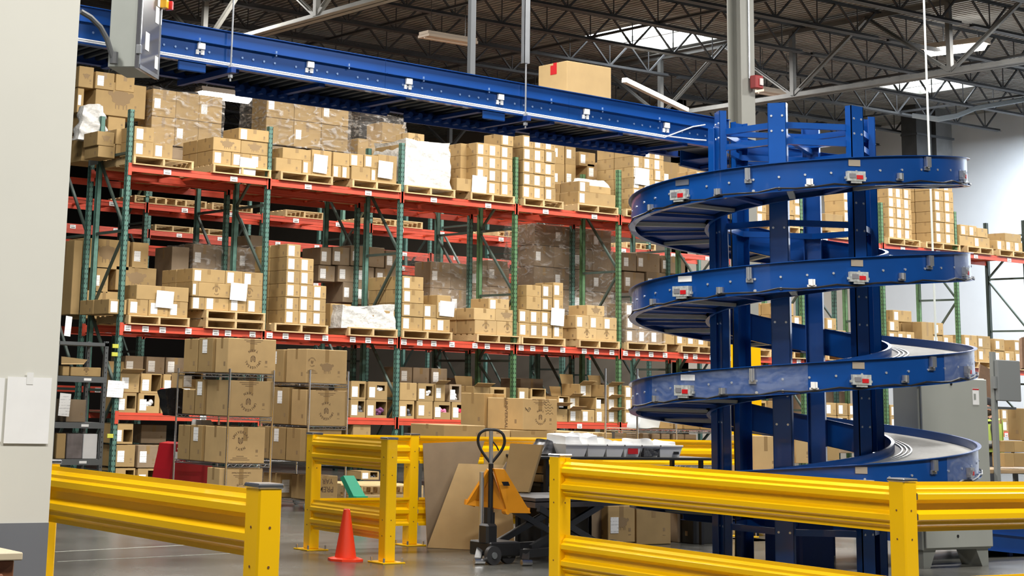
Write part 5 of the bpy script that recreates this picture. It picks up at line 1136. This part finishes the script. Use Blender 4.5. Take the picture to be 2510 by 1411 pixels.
b = MB(); b.lathe([(0, -.02), (.06, -.02), (.07, 0), (.06, .02), (0, .02)], 16, 0, (pl[-1].x-.1, Yr+.02, .07), Matrix.Rotation(PI/2, 4, 'X')); part('wheel', b, GREYD, t)
b = MB(); q = [at_y(842, 1165, 18.6), at_y(868, 1165, 18.6), at_y(896, 1215, 18.5), at_y(868, 1218, 18.5)]; b.slab(q, .08)
b.box(q[3].x, 18.45, 0, q[2].x, 18.62, q[2].z)
tag(obj('green_bin', b.mesh('green_bin', mat('green_plastic', (.01, .30, .17), .4), (q[0].x, 18.5, 0)), None, (q[0].x, 18.5, 0)), 'green plastic bin tilted behind the central yellow barrier', 'bin')
p = at_z(905, 1212, .0); pallet(at_y(885, 1200, 21).x, 21, .0, 'empty grey pallet on the floor behind the central barrier')
pallet(at_y(885, 1200, 21).x, 21, .14, 'upper empty pallet of the pair behind the central barrier')

# ------------------------------------------------------------------ electrical cabinet and things at far right
CK = 11.97; x0, x1 = 14.97, 16.03; t = thing('electrical_cabinet', 'tall grey electrical cabinet on two legs right of the spiral', 'cabinet', (x0, CK, 0))
z1 = at_y(2380, 926, CK).z; b = MB(); b.cbox(x0, CK+.03, .17, x1, CK+.34, z1, .008); part('cabinet_body', b, mat('cabinet_grey', (.34, .355, .325), .45, .1, .03, 3), t)
b = MB(); b.cbox(x0+.02, CK, .19, x1-.01, CK+.03, z1-.01, .006); d_ = part('door', b, mat('cabinet_door', (.42, .435, .395), .45, .1, .03, 3), t)
p = at_y(2331, 940, CK); b = MB(); b.disc((p.x, CK, p.z), .018, (0, -1, 0), 12, .004); b.disc((x0+.5, CK, .30), .016, (0, -1, 0), 12, .004); part('lock', b, BLACK, d_)
p = at_y(2383, 952, CK); b = MB(); b.box(p.x, CK-.003, p.z-.16, p.x+.1, CK, p.z); b.box(p.x, CK-.004, p.z-.012, p.x+.1, CK-.003, p.z, 1); b.box(p.x+.015, CK-.004, p.z-.11, p.x+.05, CK-.003, p.z-.05, 2); part('warning_label', b, [WHITE, RED, GREYM], d_)
for z in (z1-.1, .4): b = MB(); b.cbox(x0-.01, CK-.01, z, x0+.02, CK+.03, z+.06, .003); part('hinge', b, STEEL, t)
for x, s_ in ((x0+.03, 1), (x1-.03, -1)):
    b = MB(); ps = [(x, 0), (x+s_*.10, 0), (x+s_*.19, .17), (x, .17)]; b.add([(a_, CK+.05, c_) for a_, c_ in ps]+[(a_, CK+.3, c_) for a_, c_ in ps], [(0, 1, 2, 3), (4, 5, 6, 7), (0, 1, 5, 4), (1, 2, 6, 5), (2, 3, 7, 6), (3, 0, 4, 7)]); part('leg', b, MAT['cabinet_grey'], t)
# packing station: pole with screen, table, cartons, person
Yt = 14.6; a, c = at_y(2412, 1150, Yt), at_y(2600, 1152, Yt); t = thing('packing_table', 'wooden packing table at the right edge with a screen pole', 'table', (a.x, Yt, 0))
b = MB(); b.cbox(a.x, Yt, a.z-.05, c.x, Yt+.7, a.z, .006); part('table_top', b, mat('bench_pine', (.36, .25, .14), .6, 0, .15, 5), t)
for x in (a.x+.05, c.x-.1):
    for y in (Yt+.03, Yt+.6): b = MB(); b.box(x, y, 0, x+.05, y+.05, a.z-.05); part('leg', b, GREYD, t)
b = MB(); p0 = at_y(2443, 1145, Yt-.03); p1 = at_y(2434, 862, Yt-.03); b.box(p0.x-.03, Yt-.06, .4, p0.x+.035, Yt-.01, p1.z); part('screen_pole', b, mat('pole_grey', (.20, .21, .20), .5), t)
p0, p1 = at_y(2446, 982, Yt-.1), at_y(2497, 884, Yt-.1); b = MB(); b.cbox(p0.x, Yt-.12, p0.z, p1.x, Yt-.06, p1.z, .01); b.box(p0.x+.02, Yt-.05, p0.z-.1, p1.x-.02, Yt+.15, p0.z-.07); b.box(p0.x-.04, Yt-.1, p0.z+.15, p0.x+.05, Yt-.05, p0.z+.3)
part('screen', b, mat('screen_back', (.17, .18, .18), .5), t, label='grey back of a monitor')
k = 0
for (xa, xb, ya, yb, dy) in ((2464, 2487, 1080, 1108, .1), (2488, 2522, 1080, 1108, .1), (2464, 2487, 1109, 1144, .1), (2488, 2525, 1109, 1144, .1), (2503, 2550, 1002, 1079, .15)):
    k += 1; a_, c_ = at_y(xa, yb, Yt+dy), at_y(xb, ya, Yt+dy); zz = max(a_.z, a.z); carton(a_.x, Yt+dy, zz, c_.x-a_.x, .2, c_.z-zz, 'brown carton on the packing table at the right edge, %s of five' % ORD[k], 'cartons at the packing station', None)
p = at_y(2395, 880, 16.5)
sheet3('dark flattened cartons leaning behind the electrical cabinet', [at_y(2392, 960, 16.5), at_y(2432, 985, 16.5), at_y(2424, 905, 16.7), at_y(2400, 893, 16.7)], .02, mat('card_dark', (.16, .09, .05), .8, 0, .2, 8))
sheet3('flattened cartons at the right edge below the roof wall', [at_y(2500, 905, 16.5), at_y(2520, 905, 16.5), at_y(2515, 828, 16.7), at_y(2498, 830, 16.7)], .05, MAT['card_dark'])
# open empty rack bay frame against the white wall comes with the last upright of the front rack
b = MB(); x = 34.9
for z in (6.0,): b.bar((x, Y1+.05, 5.95), (x, Y1+D-.05, 5.95), .04, .04)
# ------------------------------------------------------------------ person
SKIN = mat('skin', (.55, .30, .22), .55); SHIRT = mat('black_shirt', (.02, .02, .022), .8, 0, .2, 12); HAIR = mat('dark_hair', (.035, .022, .016), .8)
PN = mat('dark_trousers', (.03, .035, .045), .8); VEST = mat('vest_yellow', (.45, .60, .12), .7); GRV = mat('vest_grey', (.5, .52, .48), .5)
py0 = 15.7; px0 = at_y(2431, 1000, py0).x
PR = thing('person', 'bearded person in black cap, black shirt and yellow vest holding papers', 'person', (px0, py0, 0), rz=math.radians(128))
def skin_mesh(name, verts, edges, mats, face_mat, sub=2, root=0):
    me = bpy.data.meshes.new(name); me.from_pydata([v[0] for v in verts], edges, []); o = bpy.data.objects.new(name, me); COL.objects.link(o)
    sk = o.modifiers.new('s', 'SKIN'); sk.use_smooth_shade = True
    for i, v in enumerate(verts):
        r = v[1] if isinstance(v[1], tuple) else (v[1], v[1]); me.skin_vertices[0].data[i].radius = r; me.skin_vertices[0].data[i].use_root = (i == root)
    su = o.modifiers.new('u', 'SUBSURF'); su.levels = sub; su.render_levels = sub
    dg = bpy.context.evaluated_depsgraph_get(); dg.update(); out = bpy.data.meshes.new_from_object(o.evaluated_get(dg)); bpy.data.objects.remove(o)
    out.name = name
    out.materials.clear()
    for m_ in mats: out.materials.append(m_)
    for p in out.polygons: p.material_index = face_mat(p.center); p.use_smooth = True
    return out
# local frame: person faces +x, left is +y
V = [((0, 0, .93), (.13, .16)), ((0, 0, 1.06), (.11, .14)), ((.0, 0, 1.2), (.12, .16)), ((.0, 0, 1.34), (.11, .15)), ((.01, 0, 1.43), (.055, .06)), ((.035, 0, 1.48), (.05, .052)), ((.055, 0, 1.545), (.085, .072)), ((.06, 0, 1.61), (.088, .074)), ((.05, 0, 1.66), (.06, .055)),
     ((-.01, .17, 1.36), .058), ((-.02, .22, 1.22), .046), ((-.01, .24, 1.08), .038), ((.12, .2, 1.07), .032), ((.24, .12, 1.1), .026), ((.29, .09, 1.11), (.02, .032)), ((.33, .075, 1.115), (.016, .034)),
     ((-.01, -.17, 1.36), .058), ((-.02, -.22, 1.22), .046), ((-.01, -.24, 1.08), .038), ((.12, -.2, 1.07), .032), ((.24, -.12, 1.1), .026), ((.29, -.09, 1.11), (.02, .032)), ((.33, -.075, 1.115), (.016, .034)),
     ((0, .1, .84), .085), ((.01, .1, .5), .058), ((0, .1, .1), .04), ((.12, .1, .04), .038), ((0, -.1, .84), .085), ((.01, -.1, .5), .058), ((0, -.1, .1), .04), ((.12, -.1, .04), .038),
     ((.15, 0, 1.565), .012)]
Ed = [(0, 1), (1, 2), (2, 3), (3, 4), (4, 5), (5, 6), (6, 7), (7, 8), (3, 9), (9, 10), (10, 11), (11, 12), (12, 13), (13, 14), (14, 15), (3, 16), (16, 17), (17, 18), (18, 19), (19, 20), (20, 21), (21, 22), (0, 23), (23, 24), (24, 25), (25, 26), (0, 27), (27, 28), (28, 29), (29, 30), (6, 31)]
def add_fingers(s_):
    base = 15 if s_ > 0 else 22
    for k, (dy, ln) in enumerate(((-.024, .055), (-.008, .065), (.008, .06), (.023, .046))):
        i = len(V); p = V[base][0]
        V.append(((p[0]+.02, p[1]+dy, p[2]), .0085)); V.append(((p[0]+.02+ln*.6, p[1]+dy*1.05, p[2]-.006), .008)); V.append(((p[0]+.02+ln, p[1]+dy, p[2]-.022), .0065))
        Ed.append((base, i)); Ed.append((i, i+1)); Ed.append((i+1, i+2))
    i = len(V); p = V[base-1][0]; V.append(((p[0]+.02, p[1]-s_*.035, p[2]+.012), .0095)); V.append(((p[0]+.06, p[1]-s_*.04, p[2]+.018), .008)); Ed.append((base-1, i)); Ed.append((i, i+1))
add_fingers(1); add_fingers(-1)
def fm(c):
    if c.z > 1.445: return 0
    if c.z > .98 and c.x > .17: return 0
    if c.z > .95: return 1
    return 3 if c.z < .08 else 2
body = skin_mesh('body', V, Ed, [SKIN, SHIRT, PN, BLACK], fm)
bo = obj('body', body, PR)
b = MB(); b.add(*[[Vector(v) for v in [(.0, 0, 0)]], []]) if False else None
def blob(c, r, n=14, m_=14, cut=None):
    vs = []; fs = []
    for i in range(n+1):
        for j in range(m_):
            a, q = PI*i/n, 2*PI*j/m_; vs.append((c[0]+r[0]*math.sin(a)*math.cos(q), c[1]+r[1]*math.sin(a)*math.sin(q), c[2]+r[2]*math.cos(a)))
    for i in range(n):
        for j in range(m_):
            f = (i*m_+j, i*m_+(j+1) % m_, (i+1)*m_+(j+1) % m_, (i+1)*m_+j)
            if cut is None or all(cut(vs[k]) for k in f): fs.append(f)
    return vs, fs
b = MB(); b.add(*blob((.055, 0, 1.615), (.104, .088, .1), cut=lambda v: v[2] > 1.61)); b.slab([(.13, -.06, 1.615), (.21, -.045, 1.60), (.21, .045, 1.60), (.13, .06, 1.615)], .008); part('cap', b, mat('cap_cloth', (.015, .015, .017), .9), PR, True, world=False)
b = MB(); b.add(*blob((.06, 0, 1.515), (.098, .078, .062), cut=lambda v: v[2] < 1.555 and v[0] > -.01)); b.box(.148, -.03, 1.535, .16, .03, 1.545); part('beard', b, HAIR, PR, True, world=False)
b = MB(); b.add(*blob((.0, 0, 1.6), (.065, .09, .07), cut=lambda v: v[2] < 1.63 and v[0] < .03)); part('hair', b, HAIR, PR, True, world=False)
for s_ in (-1, 1):
    b = MB(); b.add(*blob((.05, s_*.082, 1.575), (.02, .01, .032))); part('ear', b, SKIN, PR, True, world=False)
    b = MB(); b.add(*blob((.135, s_*.03, 1.59), (.012, .014, .008))); part('eye', b, WHITE, PR, True, world=False)
b = MB(); b.box(.15, -.024, 1.528, .158, .024, 1.534); part('mouth', b, mat('lip', (.4, .12, .1), .5), PR, world=False)
b = MB()
for s_ in (-1, 1):                                                  # open vest: two front panels and back
    b.slab([(.135, s_*.05, 1.0), (.09, s_*.2, 1.0), (.09, s_*.19, 1.36), (.125, s_*.06, 1.42)], s_*.008)
    b.slab([(.09, s_*.2, 1.0), (-.12, s_*.2, 1.0), (-.11, s_*.185, 1.37), (.09, s_*.19, 1.36)], s_*.008)
    b.slab([(.11, s_*.07, 1.42), (.08, s_*.16, 1.40), (-.09, s_*.16, 1.42), (-.1, s_*.07, 1.44)], -s_*.01)
b.slab([(-.13, -.2, 1.0), (-.13, .2, 1.0), (-.13, .18, 1.42), (-.13, -.18, 1.42)], .008); part('vest', b, VEST, PR, world=False)
b = MB(); b.slab([(.138, -.2, 1.1), (-.14, -.212, 1.1), (-.14, -.208, 1.15), (.1, -.21, 1.15)], .006); b.slab([(.138, .215, 1.1), (-.14, .215, 1.1), (-.14, .211, 1.15), (.1, .211, 1.15)], .006); part('vest_stripe', b, GRV, PR, world=False)
M = Matrix.Translation((px0, py0, 0)) @ Matrix.Rotation(math.radians(128), 4, 'Z')
c = M @ Vector((.40, 0, 1.115)); b = MB(); b.slab([M @ Vector((.34, -.12, 1.10)), M @ Vector((.34, .12, 1.10)), M @ Vector((.55, .12, 1.18)), M @ Vector((.55, -.12, 1.18))], .003)
tag(obj('paper_sheet', b.mesh('paper_sheet', WHITE, c), None, c), 'white paper held in the hands of the person at right', 'paper')

# ------------------------------------------------------------------ the smallest cartons become one mass
def sweep_small_cartons(keep=300):
    from mathutils.bvhtree import BVHTree
    bpy.context.view_layer.update(); vs, fs, own = [], [], []; skip = ('stretch_wrap', 'shipping_label', 'bolt_row', 'roof_joist', 'web', 'top_chord', 'bottom_chord', 'ceiling', 'location_label', 'sheep_print', 'roller', 'printed_logo', 'circle_print')
    for o in COL.objects:
        n_ = o.name.split('.')[0]
        if o.type != 'MESH' or n_ in skip: continue
        r_ = o
        while r_.parent: r_ = r_.parent
        k = len(vs); M = o.matrix_world
        if n_ == 'carton':
            c8 = [M @ Vector(c_) for c_ in o.bound_box]; vs += c8; q = [(0, 1, 2, 3), (4, 5, 6, 7), (0, 1, 5, 4), (2, 3, 7, 6), (0, 3, 7, 4), (1, 2, 6, 5)]
        else: vs += [M @ v.co for v in o.data.vertices]; q = [tuple(p_.vertices) for p_ in o.data.polygons]
        fs += [tuple(i+k for i in f_) for f_ in q]; own += [r_.name]*len(q)
    tree = BVHTree.FromPolygons(vs, fs); cnt = {}
    for iy in range(100, 1411, 6):
        for ix in range(100, 2510, 6):
            h = tree.ray_cast(CAM, ray(ix, iy).normalized())
            if h[2] is not None: cnt[own[h[2]]] = cnt.get(own[h[2]], 0)+1
    cs = [o for o in COL.objects if o.parent is None and o.name.split('.')[0] == 'carton']
    cs.sort(key=lambda o: -cnt.get(o.name, 0)); small = cs[keep:]
    print('CARTONS', len(cs), 'smallest kept hits', cnt.get(cs[min(keep, len(cs))-1].name, 0), 'unseen', sum(1 for o in cs if not cnt.get(o.name)))
    me = bpy.data.meshes.new('carton_mass'); bm = bmesh.new(); mats = []
    for o in small:
        M = o.matrix_basis
        for q, MM in [(o, M)]+[(ch, M @ ch.matrix_basis) for ch in o.children]:
            t_ = q.data.copy(); t_.transform(MM); off = []
            for m_ in t_.materials:
                if m_ not in mats: mats.append(m_)
                off.append(mats.index(m_))
            for p_ in t_.polygons: p_.material_index = off[p_.material_index] if off else 0
            bm.from_mesh(t_); bpy.data.meshes.remove(t_)
        for ch in list(o.children): bpy.data.objects.remove(ch)
        bpy.data.objects.remove(o)
    bm.to_mesh(me); bm.free()
    for m_ in mats: me.materials.append(m_)
    o = bpy.data.objects.new('carton_mass', me); COL.objects.link(o); o['kind'] = 'stuff'
    tag(o, 'many small half-hidden cartons filling the rest of the pallet racks', 'cartons')
sweep_small_cartons()
seen = {}
for o in COL.objects:
    if o.parent is None and o.get('label'):
        if len(o['label'].split()) > 16: print('LONG', o.name, o['label'])
        if len(o['label'].split()) < 4: print('SHORT', o.name, o['label'])
        seen.setdefault(o['label'], []).append(o.name)
for l, n in seen.items():
    if len(n) > 1 and 'roof joist' not in l and 'open-web' not in l: print('DUP', len(n), l)
